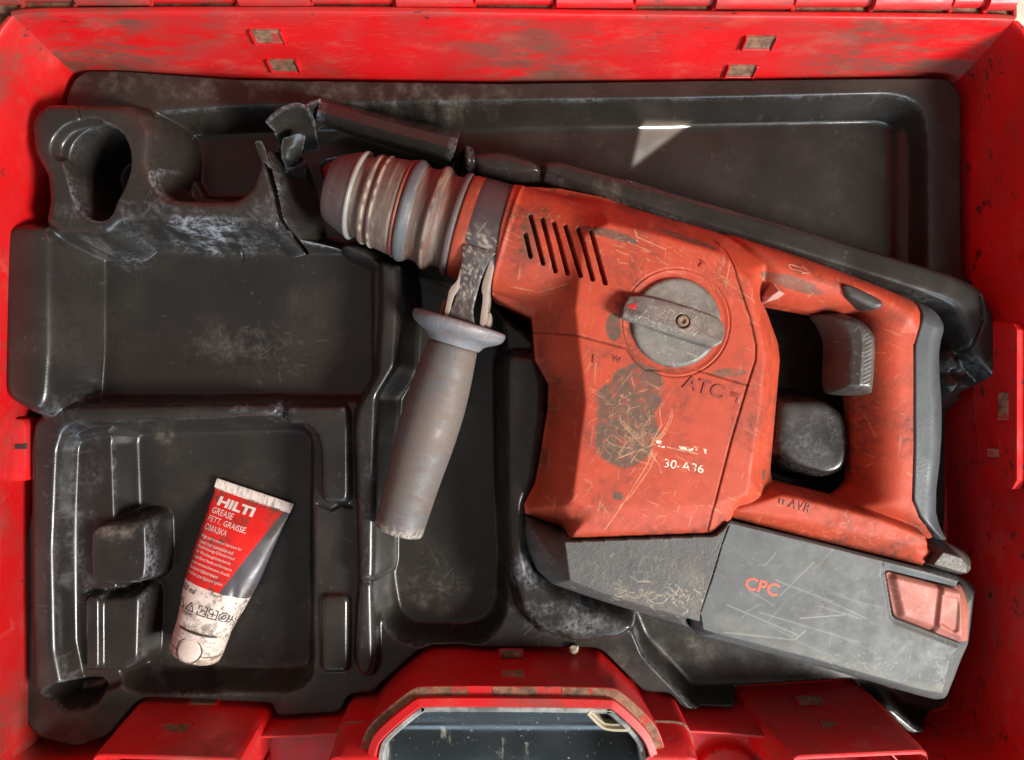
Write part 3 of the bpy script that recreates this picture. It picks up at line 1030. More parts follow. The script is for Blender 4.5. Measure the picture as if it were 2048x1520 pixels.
# wear: edges rubbed pale, dust lying in corners and patches
lap = -(np.roll(Z, 2, 0) + np.roll(Z, -2, 0) + np.roll(Z, 2, 1) + np.roll(Z, -2, 1) - 4 * Z)
n1 = vnoise(X.shape, 26, 5, 7)
n2 = vnoise(X.shape, 70, 4, 8)
n3 = vnoise(X.shape, 9, 4, 9)
wear = sstep(.9, 3.5, lap) * (.25 + .75 * sstep(.40, .66, n1)) * .6
for u, v, ru, rv, a in ((400, 470, 190, 36, 1.0), (540, 400, 40, 90, .9), (1130, 1240, 130, 60, .95), (1050, 1170, 50, 90, .8), (300, 425, 260, 25, .6), (520, 818, 90, 20, .9), (740, 1010, 26, 120, .7), (1620, 860, 110, 90, .35),  # last spot here paints the lit block inside the handle paler
                        (210, 500, 60, 35, .7), (130, 1000, 45, 320, .45), (80, 820, 60, 20, .8), (1940, 740, 60, 40, .5), (560, 220, 40, 30, .6)):
    wear = np.maximum(wear, a * sstep(0, .6, blob(X, Y, u, v, 0, ru, rv)) * sstep(.35, .7, n3 * .6 + n1 * .4) * (.5 + .5 * sstep(.2, 3, np.abs(lap))))
gyy, gxx = np.gradient(blur(Z, 2.0), ST)
wear *= sstep(9.0, 4.5, np.hypot(gyy, gxx)) * .85 + .15
wear += .75 * sstep(0, .5, blob(X, Y, 375, 455, 0, 190, 24)) * sstep(.48, .66, vnoise(X.shape, 22, 4, 61, (.3, 2.2)))
dust = .07 * sstep(.4, .75, n2) + .06 * sstep(.5, .8, n1)
for u, v, z, ru, rv, a in ((850, 205, -30, 260, 50, .75), (520, 180, -20, 420, 34, .65), (230, 165, -18, 150, 40, .65), (200, 500, -20, 42, 22, 1.3), (240, 1062, -15, 70, 24, 1.1), (325, 870, -40, 30, 30, .9), (870, 1190, -43, 110, 60, .8), (980, 1205, -43, 60, 40, .6),
                           (1150, 390, -10, 140, 26, .8), (150, 1440, -18, 110, 60, .4), (1370, 1310, -43, 100, 60, .55), (600, 1190, -43, 40, 90, .3), (480, 690, -33, 150, 60, .4), (700, 650, -33, 100, 200, .12), (1230, 1330, -18, 70, 50, .35), (620, 860, -20, 20, 25, .9),
                           (1600, 1340, -43, 200, 40, .2), (1530, 240, -42, 30, 12, .8), (380, 1300, -43, 60, 60, .5), (480, 1360, -20, 260, 24, .4)):
    dust = np.maximum(dust, .8 * a * sstep(0, .7, blob(X, Y, u, v, z, ru, rv)) * sstep(.38, .72, n3 * .5 + n1 * .5))
st = []
for n, u, v, ru, rv, l0, l1, a in ((110, 470, 690, 70, 32, 2, 7, .55), (70, 1120, 1240, 60, 24, 2, 8, .9), (60, 250, 430, 110, 18, 2, 7, .8), (80, 1300, 420, 190, 40, 1, 4, .4), (60, 1640, 860, 40, 45, 2, 6, .6), (110, 900, 800, 600, 420, 1, 5, .3),
                                   (60, 130, 1050, 20, 180, 2, 6, .6), (40, 730, 1000, 18, 150, 2, 8, .7), (60, 1000, 300, 400, 70, 1, 5, .4), (40, 880, 1190, 50, 40, 2, 8, .7), (90, 450, 1100, 120, 150, .5, 2, .6)):
    x, y = W(u, v, -10)
    st += rnd_strokes(n, x, y, ru * .28, rv * .28, l0, l1, a0=a * .3, a1=a)
for i in range(700):
    x, y = rng.uniform(-270, 270), rng.uniform(-200, 170)
    st.append(([(x, y), (x + rng.normal(0, .5), y + rng.normal(0, .3))], rng.uniform(.1, .9) ** 2))
scr = draw_strokes(X, Y, ST, st, .8)
scr *= .35 + .65 * n3
tray_obj = grid_mesh('tray_sheet', X, Y, Z, D, ST, -49.5, tray, M['tray'], {'dust': dust, 'wear': wear, 'scratch': scr})
TX, TY, TZ = X, Y, Z


def tray_z(x, y):
    i, j = int(round((x - TX[0, 0]) / ST)), int(round((y - TY[0, 0]) / ST))
    return TZ[min(max(j, 0), TZ.shape[0] - 1), min(max(i, 0), TZ.shape[1] - 1)]


# torn flaps of tray sheet that curl up round the break
M['shard'] = m_tray()


def shard(name, rows, th=1.4):
    """rows of px+z points across a curled sheet; given thickness"""
    n = 14
    R = [resample(chaikin(np.array([V3(u, v, z) for u, v, z in r]), 2, False), n) for r in rows]
    k = len(R)
    Rs = []
    for t in np.linspace(0, k - 1, (k - 1) * 5 + 1):
        i = min(int(t), k - 2)
        f = t - i
        Rs.append(R[i] * (1 - f) + R[i + 1] * f)
    G = np.array(Rs)
    du = np.gradient(G, axis=0)
    dv = np.gradient(G, axis=1)
    N = np.cross(du, dv)
    N /= np.linalg.norm(N, axis=2)[..., None] + 1e-9
    G2 = G - N * th * np.sign(N[..., 2:3].mean() + 1e-6)
    h, w = G.shape[:2]
    V = [tuple(p) for p in G.reshape(-1, 3)] + [tuple(p) for p in G2.reshape(-1, 3)]
    F = []
    o = h * w
    for j in range(h - 1):
        for i in range(w - 1):
            a = j * w + i
            F.append((a, a + 1, a + w + 1, a + w))
            F.append((o + a, o + a + w, o + a + w + 1, o + a + 1))
    ring = [(0, i) for i in range(w)] + [(j, w - 1) for j in range(1, h)] + [(h - 1, i) for i in range(w - 2, -1, -1)] + [(j, 0) for j in range(h - 2, 0, -1)]
    ids = [j * w + i for j, i in ring]
    for a, b in zip(ids, ids[1:] + ids[:1]):
        F.append((a, o + a, o + b, b))
    nv = len(V)
    e = np.zeros(nv)
    for a in ids:
        e[a] = e[o + a] = 1.0
    return mesh(name, V, F, tray, M['shard'], sharp=45, attrs={'dust': np.full(nv, .06), 'wear': e * .55, 'scratch': np.zeros(nv)})


shard('torn_flap', [[(533, 247, 20), (556, 222, 23), (590, 208, 24), (614, 216, 22)],
                    [(548, 262, 10), (572, 245, 8), (600, 236, 8), (628, 244, 8)],
                    [(556, 285, -4), (580, 278, -6), (606, 275, -6), (634, 270, -8)],
                    [(560, 310, -22), (584, 310, -24), (608, 306, -26), (640, 300, -30)]])
shard('torn_flap', [[(606, 214, 20), (620, 232, 2), (634, 262, -20)], [(622, 205, 8), (630, 226, 0), (642, 256, -22)], [(641, 197, 3), (640, 222, 1), (652, 250, -24)]], 1.2)
shard('broken_ridge', [[(644, 190, -30), (640, 201, 2), (637, 212, 6), (634, 226, 5), (632, 238, 1), (634, 244, -14), (640, 250, -30)],
                       [(735, 216, -30), (731, 226, 2), (728, 238, 6), (725, 252, 5), (722, 264, 1), (722, 272, -14), (726, 278, -30)],
                       [(825, 240, -30), (822, 250, 2), (820, 262, 6), (816, 276, 5), (812, 290, 1), (812, 298, -14), (814, 304, -30)],
                       [(920, 264, -30), (917, 272, 2), (914, 284, 6), (911, 298, 5), (905, 316, 1), (900, 324, -14), (902, 330, -30)]])
shard('torn_flap', [[(566, 276, 8), (582, 272, 10), (596, 266, 10), (611, 274, 8)],
                    [(562, 296, 6), (580, 296, 7), (594, 294, 6), (606, 298, 2)],
                    [(564, 318, 2), (576, 320, 2), (588, 318, 0), (598, 316, -8)],
                    [(573, 334, -6), (576, 336, -8), (580, 337, -12), (590, 334, -24)]])
shard('torn_flap', [[(573, 336, -6), (590, 334, -12), (612, 320, -24)],
                    [(568, 370, -12), (584, 372, -18), (610, 366, -34)],
                    [(568, 410, -18), (580, 412, -26), (604, 410, -40)],
                    [(573, 450, -26), (586, 452, -36), (606, 452, -43)]])
shard('torn_flap', [[(510, 284, 9), (518, 280, 11), (526, 292, 10)], [(516, 305, 8), (524, 304, 9), (534, 312, 8)], [(526, 325, 7), (532, 326, 8), (543, 336, 6)]], 1.8)
shard('torn_flap', [[(560, 470, -8), (575, 462, -8), (583, 462, -10)], [(556, 490, -20), (578, 486, -18), (588, 484, -20)], [(560, 500, -30), (580, 502, -31), (592, 499, -31)]], 1.0)
# ------------------------------------------------------------------ the rotary hammer
tool = empty('rotary_hammer', (60, 0, -43), 'battered red cordless rotary hammer with grey side handle lying in the tray', 'rotary hammer')
TILT = -math.radians(16.6)               # heading of the tool's axis in the tray
ZP = 36.0                                # height of the broad flank

body = PZ([(1028, 380, 0), (1045, 373, 0), (1120, 377, 0), (1200, 393, 0), (1300, 420, 0), (1400, 448, 0), (1480, 473, 0), (1560, 500, 0), (1560, 560, 0), (1537, 600, 8), (1546, 618, 8), (1565, 684, 4), (1569, 720, 4), (1558, 848, 4), (1550, 943, 4), (1562, 985, 8), (1580, 1008, 12),
           (1540, 1054, 20), (1457, 1036, 27), (1426, 1066, 29), (1280, 1072, 30), (1127, 1077, 29), (1085, 1050, 14), (1050, 1027, 0), (1048, 1008, 0), (1070, 968, 0), (1076, 937, 0), (1096, 818, 0), (1097, 768, 0), (1070, 720, 0), (1066, 650, 0), (1063, 632, 0), (1030, 615, 0), (995, 598, 0), (984, 588, 0), (1004, 470, 0)])
plat = PP([(1150, 618), (1164, 745), (1170, 804), (1156, 907), (1144, 1000), (1170, 1012), (1424, 1012), (1496, 990), (1524, 800), (1532, 705), (1512, 620), (1500, 560), (1440, 506), (1300, 464), (1215, 446), (1170, 470)], ZP)
arm = PP([(1440, 462), (1600, 513), (1700, 549), (1790, 585), (1820, 602), (1831, 625), (1829, 645), (1818, 690), (1760, 690), (1700, 630), (1626, 626), (1546, 611), (1500, 600)], 0)
hand = PZ([(1700, 580, 4), (1790, 585, 0), (1820, 602, 4), (1831, 630, 12), (1819, 690, 15), (1821, 780, 16), (1821, 894, 16), (1818, 998, 16), (1833, 1033, 16), (1870, 1078, 14), (1820, 1075, 14), (1700, 1030, 6), (1678, 1000, 4), (1700, 985, 4), (1708, 965, 0), (1708, 850, 0), (1705, 790, 0), (1700, 680, 0)])
arm2 = PZ([(1430, 1050, 27), (1420, 1010, 27), (1480, 960, 20), (1540, 970, 12), (1552, 964, 4), (1625, 982, 4), (1700, 1000, 4), (1790, 1024, 6), (1840, 1045, 12), (1873, 1084, 16), (1867, 1106, 20), (1850, 1134, 21), (1600, 1073, 21), (1470, 1041, 26)])
arm2_top = PP([(1470, 1020), (1560, 985), (1640, 1004), (1760, 1035), (1850, 1070), (1856, 1088), (1840, 1092), (1600, 1036), (1480, 1024)], 24)
ax0 = np.array(W(716, 391, 0))
axd = np.array([math.cos(TILT), math.sin(TILT)])
slots = [((1051, 469), (1061, 512)), ((1061, 431), (1086, 526)), ((1085, 438), (1111, 541)), ((1108, 445), (1135, 547)), ((1131, 452), (1159, 554)), ((1156, 459), (1183, 561)), ((1180, 466), (1208, 569))]
SL = [PP(s_, 30) for s_ in slots]
seams = [PP([(1068, 656), (1150, 670), (1250, 696), (1268, 722), (1290, 739), (1345, 741), (1380, 736), (1494, 770)], ZP - 1), PP([(1440, 470), (1459, 500), (1473, 557), (1500, 640), (1511, 690), (1510, 720), (1494, 770), (1462, 878), (1426, 1018), (1420, 1064)], ZP - 1)]
KC = np.array(W(1352, 645, ZP))
KR = 108 * S(ZP)


def loftz(X, Y, Po, Pi, z0, z1, rnd=0.0):
    """height between an outline at z0 and a plateau at z1"""
    do = np.maximum(-sdf(X, Y, Po), 0)
    di = np.maximum(sdf(X, Y, Pi), 0)
    t = do / (do + di + 1e-6)
    if rnd:
        t = t * (1 - rnd) + rnd * np.sqrt(np.clip(1 - (1 - t) ** 2, 0, 1))
    return z0 + (z1 - z0) * t


def roundz(X, Y, Po, z0, z1, w):
    e = np.clip(-sdf(X, Y, Po) / w, 0, 1)
    return z0 + (z1 - z0) * np.sqrt(np.clip(1 - (1 - e) ** 2, 0, 1))


def inside(X, Y, P, z):
    return np.where(sdf(X, Y, P) < .4, z, -30.0)


bseam = PZ([(1145, 1077, 29), (1426, 1066, 29), (1456, 1036, 27)])
aseam = PZ([(1460, 1038, 26), (1600, 1073, 21), (1850, 1134, 21), (1867, 1106, 20)])
handfull = chaikin(PP([(1700, 580), (1790, 585), (1820, 598), (1848, 608), (1868, 624), (1884, 655), (1872, 696), (1872, 746), (1877, 805), (1876, 894), (1863, 1004), (1874, 1050), (1894, 1078), (1840, 1095), (1700, 1030), (1678, 1000), (1700, 985), (1708, 965), (1708, 850), (1705, 790), (1700, 680)], 0), 1)


def edge_w(X, Y, seam, P):
    """1 where the nearest outline is the seam, 0 where it is another edge"""
    ds = seg_d(X, Y, seam)
    keep = [p for p in resample(np.concatenate([P, P[:1]]), 160) if seg_d(np.array([p[0]]), np.array([p[1]]), seam)[0] > 2.5]
    keep = np.array(keep)
    do = np.full(X.shape, 1e9)
    for p in keep:
        np.minimum(do, (X - p[0]) ** 2 + (Y - p[1]) ** 2, out=do)
    do = np.sqrt(do)
    return sstep(.38, .62, do / (ds + do + 1e-6))


def mblur(Z, m, sg):
    if Z.ndim < 2:
        return Z
    return blur(np.where(m, Z, 0), sg) / np.maximum(blur(m.astype(float), sg), 1e-3)


def housing_z(X, Y):
    mb = sdf(X, Y, body) < .5
    zb = loftz(X, Y, body, plat, -6 + 35 * edge_w(X, Y, bseam, body), ZP, .25)
    zb = np.where(mb, mblur(zb, mb, 2.6), -30)
    rel = np.stack([X - ax0[0], Y - ax0[1]], -1)
    t = rel @ axd
    s_ = rel @ np.array([-axd[1], axd[0]])
    R = 30.5 + .02 * (t - 85)
    zn = np.sqrt(np.clip(R * R - s_ * s_, 0.0, None))
    zn = np.where((t > 60) & (t < 190) & mb, zn - .25 * np.maximum(t - 135, 0), -30)
    lip = np.exp(-((t - 87.2) / 1.2) ** 2) * 1.2
    z = smax(zb, zn + lip, 6)
    m1 = sdf(X, Y, arm) < .5
    z = smax(z, np.where(m1, mblur(roundz(X, Y, arm, -8, 22, 15), m1, 4), -30), 4)
    m2 = sdf(X, Y, hand) < .5
    z = smax(z, np.where(m2, mblur(roundz(X, Y, handfull, -8, 19, 19), m2, 4), -30), 5)
    ma = sdf(X, Y, arm2) < .5
    za = loftz(X, Y, arm2, arm2_top, -6 + 24 * edge_w(X, Y, aseam, arm2), 25, .2)
    z = smax(z, np.where(ma, mblur(za, ma, 3.0), -30), 3)
    z = np.maximum(z, -10)
    for P in SL:
        d = seg_d(X, Y, P)
        z = z - 9 * sstep(1.15, .75, d)
    for P in seams:
        z = z - 1.1 * np.exp(-(seg_d(X, Y, P) / .45) ** 2)
    r = np.hypot(X - KC[0], Y - KC[1])
    z = np.where(r < KR + 6, z * sstep(KR - 3.0, KR + .2, r) + (ZP - .8) * (1 - sstep(KR - 3.0, KR + .2, r)), z)
    z = z - .7 * np.exp(-((r - KR) / .4) ** 2)
    return z


def housing_d(X, Y):
    d = sdf(X, Y, body)
    for P in (arm, hand, arm2):
        d = np.minimum(d, sdf(X, Y, P))
    return d


SG = 0.36
X, Y = bbox_grid([body, arm, hand, arm2], SG)
D = housing_d(X, Y)
Z = housing_z(X, Y)
HX, HY, HZ = X, Y, Z
n1, n2, n3 = vnoise(X.shape, 40, 5, 21), vnoise(X.shape, 14, 4, 22), vnoise(X.shape, 120, 3, 23)
e = -D
dirt = .50 * sstep(.44, .70, n1) * sstep(.34, .64, n2) + .50 * sstep(.40, .70, n3) * sstep(.28, .6, n1)
dirt += .6 * sstep(8, 0, e) * sstep(.3, .65, n1 * .6 + n2 * .4)
for u, v, ru, rv, a, rot in ((1250, 430, 260, 26, .6, -.3), (1050, 520, 40, 130, .5, 0), (1650, 545, 170, 26, .8, -.32), (1260, 1040, 230, 40, .35, 0), (1660, 1085, 240, 22, .45, -.26), (1350, 990, 180, 60, .3, 0), (1130, 500, 90, 90, .25, 0), (1500, 480, 120, 26, .5, -.3),
                             (1130, 1040, 90, 40, .5, .5), (1540, 690, 30, 120, .35, 0), (1110, 640, 40, 30, .5, 0), (1290, 930, 80, 50, .4, 0), (1200, 480, 120, 30, .4, -.3)):
    dirt = np.maximum(dirt, a * sstep(0, .7, blob(X, Y, u, v, 30, ru, rv, rot)) * sstep(.32, .62, n2 * .5 + n1 * .5))
rub = np.zeros(X.shape)
for u, v, ru, rv, a, rot in ((1258, 795, 76, 46, 1.3, 0), (1252, 855, 70, 80, 1.5, .3), (1245, 880, 62, 60, 1.5, 0), (1272, 770, 60, 50, 1.2, 0), (1225, 655, 18, 32, 1.2, 0), (1215, 470, 70, 10, 1.1, -.3), (1370, 475, 80, 10, .9, -.35), (1455, 745, 40, 10, .8, 0),
                             (1235, 990, 14, 10, 1.2, 0), (1545, 955, 8, 14, 1.2, 0), (1060, 470, 20, 60, .5, 0), (1600, 560, 80, 14, .8, -.3)):
    b = blob(X, Y, u, v, 32, ru, rv, rot)
    rub = np.maximum(rub, np.clip(a * sstep(.0, .22, b + .35 * (n2 - .5)) * np.clip(b * 5, 0, 1), 0, 1) * (.45 + .55 * sstep(.2, .4, n2)))
st = []
for n, u, v, ru, rv, l0, l1, a, ang, spr in ((300, 1320, 800, 150, 190, .6, 4, .28, None, 3.1), (120, 1250, 840, 34, 40, .8, 6, .75, None, 3.1), (34, 1265, 895, 30, 20, 3, 14, .8, .9, .35), (30, 1270, 880, 30, 22, 3, 12, .8, -.6, .3), (60, 1300, 485, 70, 22, 1, 7, .8, -.35, .4),
                                             (80, 1150, 570, 80, 50, .6, 4, .3, None, 3.1), (60, 1360, 560, 80, 30, 2, 9, .6, -.2, .6), (120, 1650, 550, 100, 30, 1, 4, .5, -.3, .9), (110, 1700, 1080, 100, 18, 1, 3.5, .6, -.3, 1.2), (60, 1540, 800, 20, 150, 1, 5, .5, None, 3.1),
                                             (70, 1300, 1000, 110, 40, 2, 6, .6, None, 3.1), (30, 1770, 800, 20, 100, 1, 5, .5, None, 3.1), (60, 1440, 560, 60, 50, 2, 8, .55, -1.3, .5), (70, 1120, 440, 60, 40, 1, 4, .5, None, 3.1)):
    x, y = W(u, v, 34)
    st += rnd_strokes(n, x, y, ru * .26, rv * .26, l0, l1, ang, spr, .8, a * .3, a)
for pts, a in (([(1305, 905), (1290, 935), (1250, 1000), (1212, 1060)], .8), ([(1312, 905), (1300, 935), (1262, 990), (1240, 1010)], .7), ([(1342, 818), (1338, 840), (1325, 865), (1310, 880)], 1.0), ([(1345, 820), (1342, 842), (1328, 868), (1312, 884)], 1.0), ([(1318, 815), (1322, 850), (1305, 880)], .8),
               ([(1240, 845), (1290, 895)], 1.0), ([(1244, 842), (1295, 893)], .8), ([(1238, 915), (1310, 888)], 1.0), ([(1300, 905), (1318, 930), (1322, 945)], 1.0), ([(1459, 520), (1450, 575)], .7), ([(1445, 562), (1510, 605)], .6), ([(1268, 460), (1274, 476), (1330, 500)], 1.0),
               ([(1255, 485), (1300, 505)], .8), ([(1022, 565), (1080, 578), (1140, 565)], .6), ([(1770, 820), (1790, 880)], .5), ([(1085, 912), (1098, 823), (1118, 822)], .45), ([(1078, 940), (1100, 950), (1104, 912)], .45)):
    st.append((PP(pts, 34), a))
for i in range(14):     # white scraps of worn printing
    u = 1330 + rng.uniform(0, 60)
    st.append((PP([(u, 893 + (u - 1330) * .22), (u + 8, 896 + (u - 1330) * .22)], ZP), 1.0))
scr = draw_strokes(X, Y, SG, st, 1.0) * (.35 + .65 * sstep(.3, .6, vnoise(X.shape, 8, 3, 77)))
dirt = dirt + 1.2 * sum(np.exp(-(seg_d(X, Y, P) / .5) ** 2) for P in seams)
Z = Z - .10 * scr - .25 * rub * (n2 - .4)
def hous_b(x, y):
    return np.where(sdf(x, y, body) < .8, -40.0, -13.0)


hous = grid_mesh('housing', X, Y, Z, D, SG, hous_b, tool, M['red'], {'dirt': np.clip(dirt, 0, 1), 'rub': np.clip(rub, 0, 1), 'scratch': scr}, housing_z)
for P in (arm, hand, arm2):       # flat underside of handle and arms
    mesh('underside', [(x, y, -12.5) for x, y in P[::-1]], [tuple(range(len(P)))], hous, M['red'], smooth=False)


def hz(x, y):
    i = np.clip((np.asarray(x) - HX[0, 0]) / SG, 0, HX.shape[1] - 2)
    j = np.clip((np.asarray(y) - HY[0, 0]) / SG, 0, HX.shape[0] - 2)
    i0, j0 = i.astype(int), j.astype(int)
    fx, fy = i - i0, j - j0
    return (HZ[j0, i0] * (1 - fx) + HZ[j0, i0 + 1] * fx) * (1 - fy) + (HZ[j0 + 1, i0] * (1 - fx) + HZ[j0 + 1, i0 + 1] * fx) * fy


def generic(name, P, zf, step, zb, parent, mat, seed, strokes=(), dirt_fn=None, rub_or_lit_spots=(), base_dirt=.3, edge=.5):
    X, Y = bbox_grid([P], step)
    D = sdf(X, Y, P)
    Z = zf(X, Y)
    a, b = vnoise(X.shape, 36, 5, seed), vnoise(X.shape, 12, 4, seed + 1)
    dirt = base_dirt * sstep(.45, .75, a) * sstep(.35, .7, b) + edge * sstep(4, 0, -D) * sstep(.3, .7, a)
    if dirt_fn is not None:
        dirt = np.maximum(dirt, dirt_fn(X, Y, a, b))
    rub = np.zeros(X.shape)
    for u, v, z, ru, rv, am, rot in rub_or_lit_spots:
        rub = np.maximum(rub, am * sstep(0, .6, blob(X, Y, u, v, z, ru, rv, rot)) * sstep(.35, .7, a * .5 + b * .5))
    scr = draw_strokes(X, Y, step, strokes, .9) if len(strokes) else np.zeros(X.shape)
    Z = Z - .08 * scr
    o = grid_mesh(name, X, Y, Z, D, step, zb, parent, mat, {'dirt': np.clip(dirt, 0, 1), 'rub': np.clip(rub, 0, 1), 'scratch': scr}, zf)
    return o, (X, Y, Z)


# ---- black base cover under the motor
chin = PZ([(1050, 1030, 0), (1085, 1052, 13), (1127, 1079, 28), (1280, 1074, 29), (1426, 1068, 29), (1456, 1040, 28), (1442, 1090, 31), (1424, 1150, 31), (1400, 1225, 31), (1389, 1256, 18), (1386, 1261, 0), (1300, 1236, 0), (1205, 1207, 0), (1103, 1172, 0), (1074, 1146, 0), (1056, 1105, 0), (1046, 1060, 0)])
chin_t = PP([(1128, 1074), (1130, 1040), (1480, 1020), (1470, 1100), (1408, 1246), (1300, 1214), (1205, 1186), (1140, 1160)], 33)


def chin_z(X, Y):
    return loftz(X, Y, chin, chin_t, -8, 33, .3)


st = []
for n, u, v, ru, rv, l0, l1, a in ((120, 1260, 1140, 90, 40, .8, 5, .2), (60, 1290, 1185, 60, 14, 1.5, 6, .95), (30, 1360, 1200, 25, 20, 1, 4, .9), (40, 1100, 1130, 20, 25, 1, 3, .3)):
    x, y = W(u, v, 32)
    st += rnd_strokes(n, x, y, ru * .26, rv * .26, l0, l1, None if v != 1185 else -.3, 3.1 if v != 1185 else .5, .8, a * .3, a)
generic('base_cover', chin, chin_z, .45, -40, tool, M['chin'], 41, st, None, [(1092, 1120, 15, 16, 40, 2.5, .3), (1300, 1200, 30, 130, 30, .9, -.3), (1380, 1180, 30, 40, 80, .7, 0)], .3)

# ---- battery pack
bat = PZ([(1457, 1042, 28), (1600, 1076, 26), (1850, 1138, 24), (1930, 1160, 17), (1950, 1166, 10), (1958, 1171, 4), (1962, 1180, 0), (1947, 1290, 0), (1904, 1396, 0), (1896, 1405, 0), (1880, 1407, 0), (1844, 1398, 0), (1622, 1333, 0), (1399, 1275, 0), (1387, 1264, 3), (1399, 1225, 30), (1426, 1150, 31), (1444, 1088, 31)])
bat_t = PP([(1410, 1040), (1460, 1010), (1840, 1110), (1915, 1140), (1922, 1290), (1902, 1310), (1884, 1386), (1844, 1380), (1622, 1316), (1392, 1256), (1376, 1246), (1400, 1130)], 30)
but = PP([(1766, 1141), (1772, 1139), (1905, 1172), (1920, 1180), (1975, 1190), (1960, 1296), (1909, 1281), (1786, 1234), (1780, 1226)], 26)


def bat_z(X, Y):
    z = loftz(X, Y, bat, bat_t, -6, 30, .12)
    d = sdf(X, Y, but)
    z = z - 9 * sstep(.3, -.6, d) - 1.4 * sstep(3.5, .6, d)
    for pts in ([(1760, 1122), (1765, 1145)], [(1862, 1136), (1948, 1160)]):
        z = z - .5 * np.exp(-(seg_d(X, Y, PP(pts, 28)) / .4) ** 2)
    return z


st = []
for n, u, v, ru, rv, l0, l1, a, ang, spr in ((300, 1640, 1200, 170, 75, .6, 5, .26, -.3, 1.2), (90, 1700, 1330, 150, 14, .6, 3, .8, -.3, .8), (60, 1880, 1340, 24, 40, .6, 3, .6, None, 3.1), (14, 1600, 1220, 90, 50, 10, 34, .5, -.35, .25), (8, 1560, 1190, 90, 50, 8, 26, .5, .6, .2), (80, 1500, 1200, 70, 70, .6, 3, .25, None, 3)):
    x, y = W(u, v, 30)
    st += rnd_strokes(n, x, y, ru * .26, rv * .26, l0, l1, ang, spr, .3, a * .3, a)
for pts, a in (([(1455, 1210), (1600, 1272)], .6), ([(1450, 1265), (1590, 1280), (1612, 1262)], .7), ([(1560, 1192), (1628, 1125)], .5), ([(1600, 1237), (1690, 1230)], .7), ([(1520, 1225), (1720, 1285)], .5)):
    st.append((PP(pts, 30), a))
batt, BG = generic('battery_pack', bat, bat_z, .45, -36, tool, M['batt'], 51, st, None,
                   [(1650, 1130, 30, 130, 60, .25, -.2), (1700, 1335, 28, 260, 24, .8, -.28), (1480, 1250, 28, 90, 22, .8, -.28), (1870, 1380, 25, 40, 30, .9, 0), (1800, 1250, 30, 120, 40, .3, -.35), (1940, 1240, 10, 40, 140, .5, 0), (1905, 1370, 12, 40, 60, .6, 0)], .25, edge=.06)  # last two spots paint the lit right bevel pale


def bz(x, y):
    X, Y, Z = BG
    i = np.clip(((np.asarray(x) - X[0, 0]) / .45).astype(int), 0, X.shape[1] - 1)
    j = np.clip(((np.asarray(y) - Y[0, 0]) / .45).astype(int), 0, X.shape[0] - 1)
    return Z[j, i]


# release button: a bevelled pad that stands up in two steps towards the right edge
bb = PP([(1768, 1144), (1774, 1142), (1904, 1175), (1918, 1182), (1962, 1188), (1948, 1290), (1909, 1278), (1789, 1232), (1783, 1225)], 24)
pad = PP([(1790, 1157), (1868, 1176), (1990, 1200), (1990, 1310), (1900, 1258), (1806, 1225)], 26)
pad2 = PP([(1878, 1186), (1908, 1190), (1914, 1196), (1908, 1258), (1898, 1262), (1872, 1244)], 27)


def btn_z(X, Y):
    base = loftz(X, Y, bat, bat_t, -6, 30, .12) - 4.0
    d = sdf(X, Y, pad)
    z = base + 3.2 * sstep(4.0, 0, d)
    x3 = W(1872, 1200, 26)[0]
    z = z + 2.2 * sstep(-1.6, 1.2, X - x3 - .12 * (Y - W(0, 1200, 26)[1]))
    d2 = sdf(X, Y, pad2)
    return z - 1.2 * sstep(.4, -1.4, d2)


generic('release_button', bb, btn_z, .4, 5, batt, M['btn'], 61, rnd_strokes(30, *W(1830, 1195, 25), 8, 6, 1, 4, a0=.2, a1=.6), None, [(1890, 1220, 22, 22, 30, .5, 0)], .12)

# black end piece between handle foot and battery
endp = PZ([(1875, 1082, 15), (1890, 1080, 6), (1932, 1102, 0), (1944, 1112, 0), (1951, 1140, 4), (1951, 1158, 8), (1944, 1163, 12), (1900, 1150, 20), (1851, 1136, 22), (1868, 1107, 20)])
endt = PP([(1874, 1100), (1920, 1115), (1930, 1126), (1932, 1146), (1862, 1128)], 24)
generic('end_cap', endp, lambda X, Y: loftz(X, Y, endp, endt, -6, 25, .35), .4, -14, tool, M['chin'], 71, rnd_strokes(60, *W(1905, 1140, 24), 7, 4, .5, 3, a0=.3, a1=.8), None, [(1900, 1145, 24, 50, 20, .8, -.2)], .3)

# grey rubber down the back of the handle
grip = chaikin(PZ([(1812, 600, 4), (1842, 611, 2), (1862, 626, 0), (1878, 650, 0), (1880, 664, 0), (1866, 696, 0), (1866, 746, 0), (1871, 805, 0), (1870, 894, 0), (1867, 940, 0), (1857, 1004, 0), (1868, 1050, 0), (1888, 1078, 2), (1872, 1078, 12), (1834, 1034, 15), (1819, 998, 16), (1822, 894, 16), (1822, 780, 16), (1820, 690, 15), (1831, 640, 12), (1826, 618, 8)]), 1)
gc = PP([(1800, 600), (1845, 640), (1838, 700), (1842, 890), (1836, 1000), (1860, 1060)], 10)


def grip_z(X, Y):
    z = roundz(X, Y, handfull, -8, 19, 15) + .5
    e = -sdf(X, Y, hand)
    return z - 1.2 * sstep(-1.4, -.2, e)


generic('grip_pad', grip, grip_z, .4, -13, tool, M['grip'], 81)

# trigger with its ribbed face, and the lock button
trig = chaikin(PP([(1636, 626), (1652, 620), (1694, 624), (1727, 638), (1748, 660), (1754, 680), (1752, 734), (1747, 790), (1738, 796), (1676, 790), (1667, 780), (1666, 746), (1670, 690), (1658, 652)], 8), 1)
trc = PP([(1700, 632), (1716, 665), (1718, 700), (1712, 780)], 14)


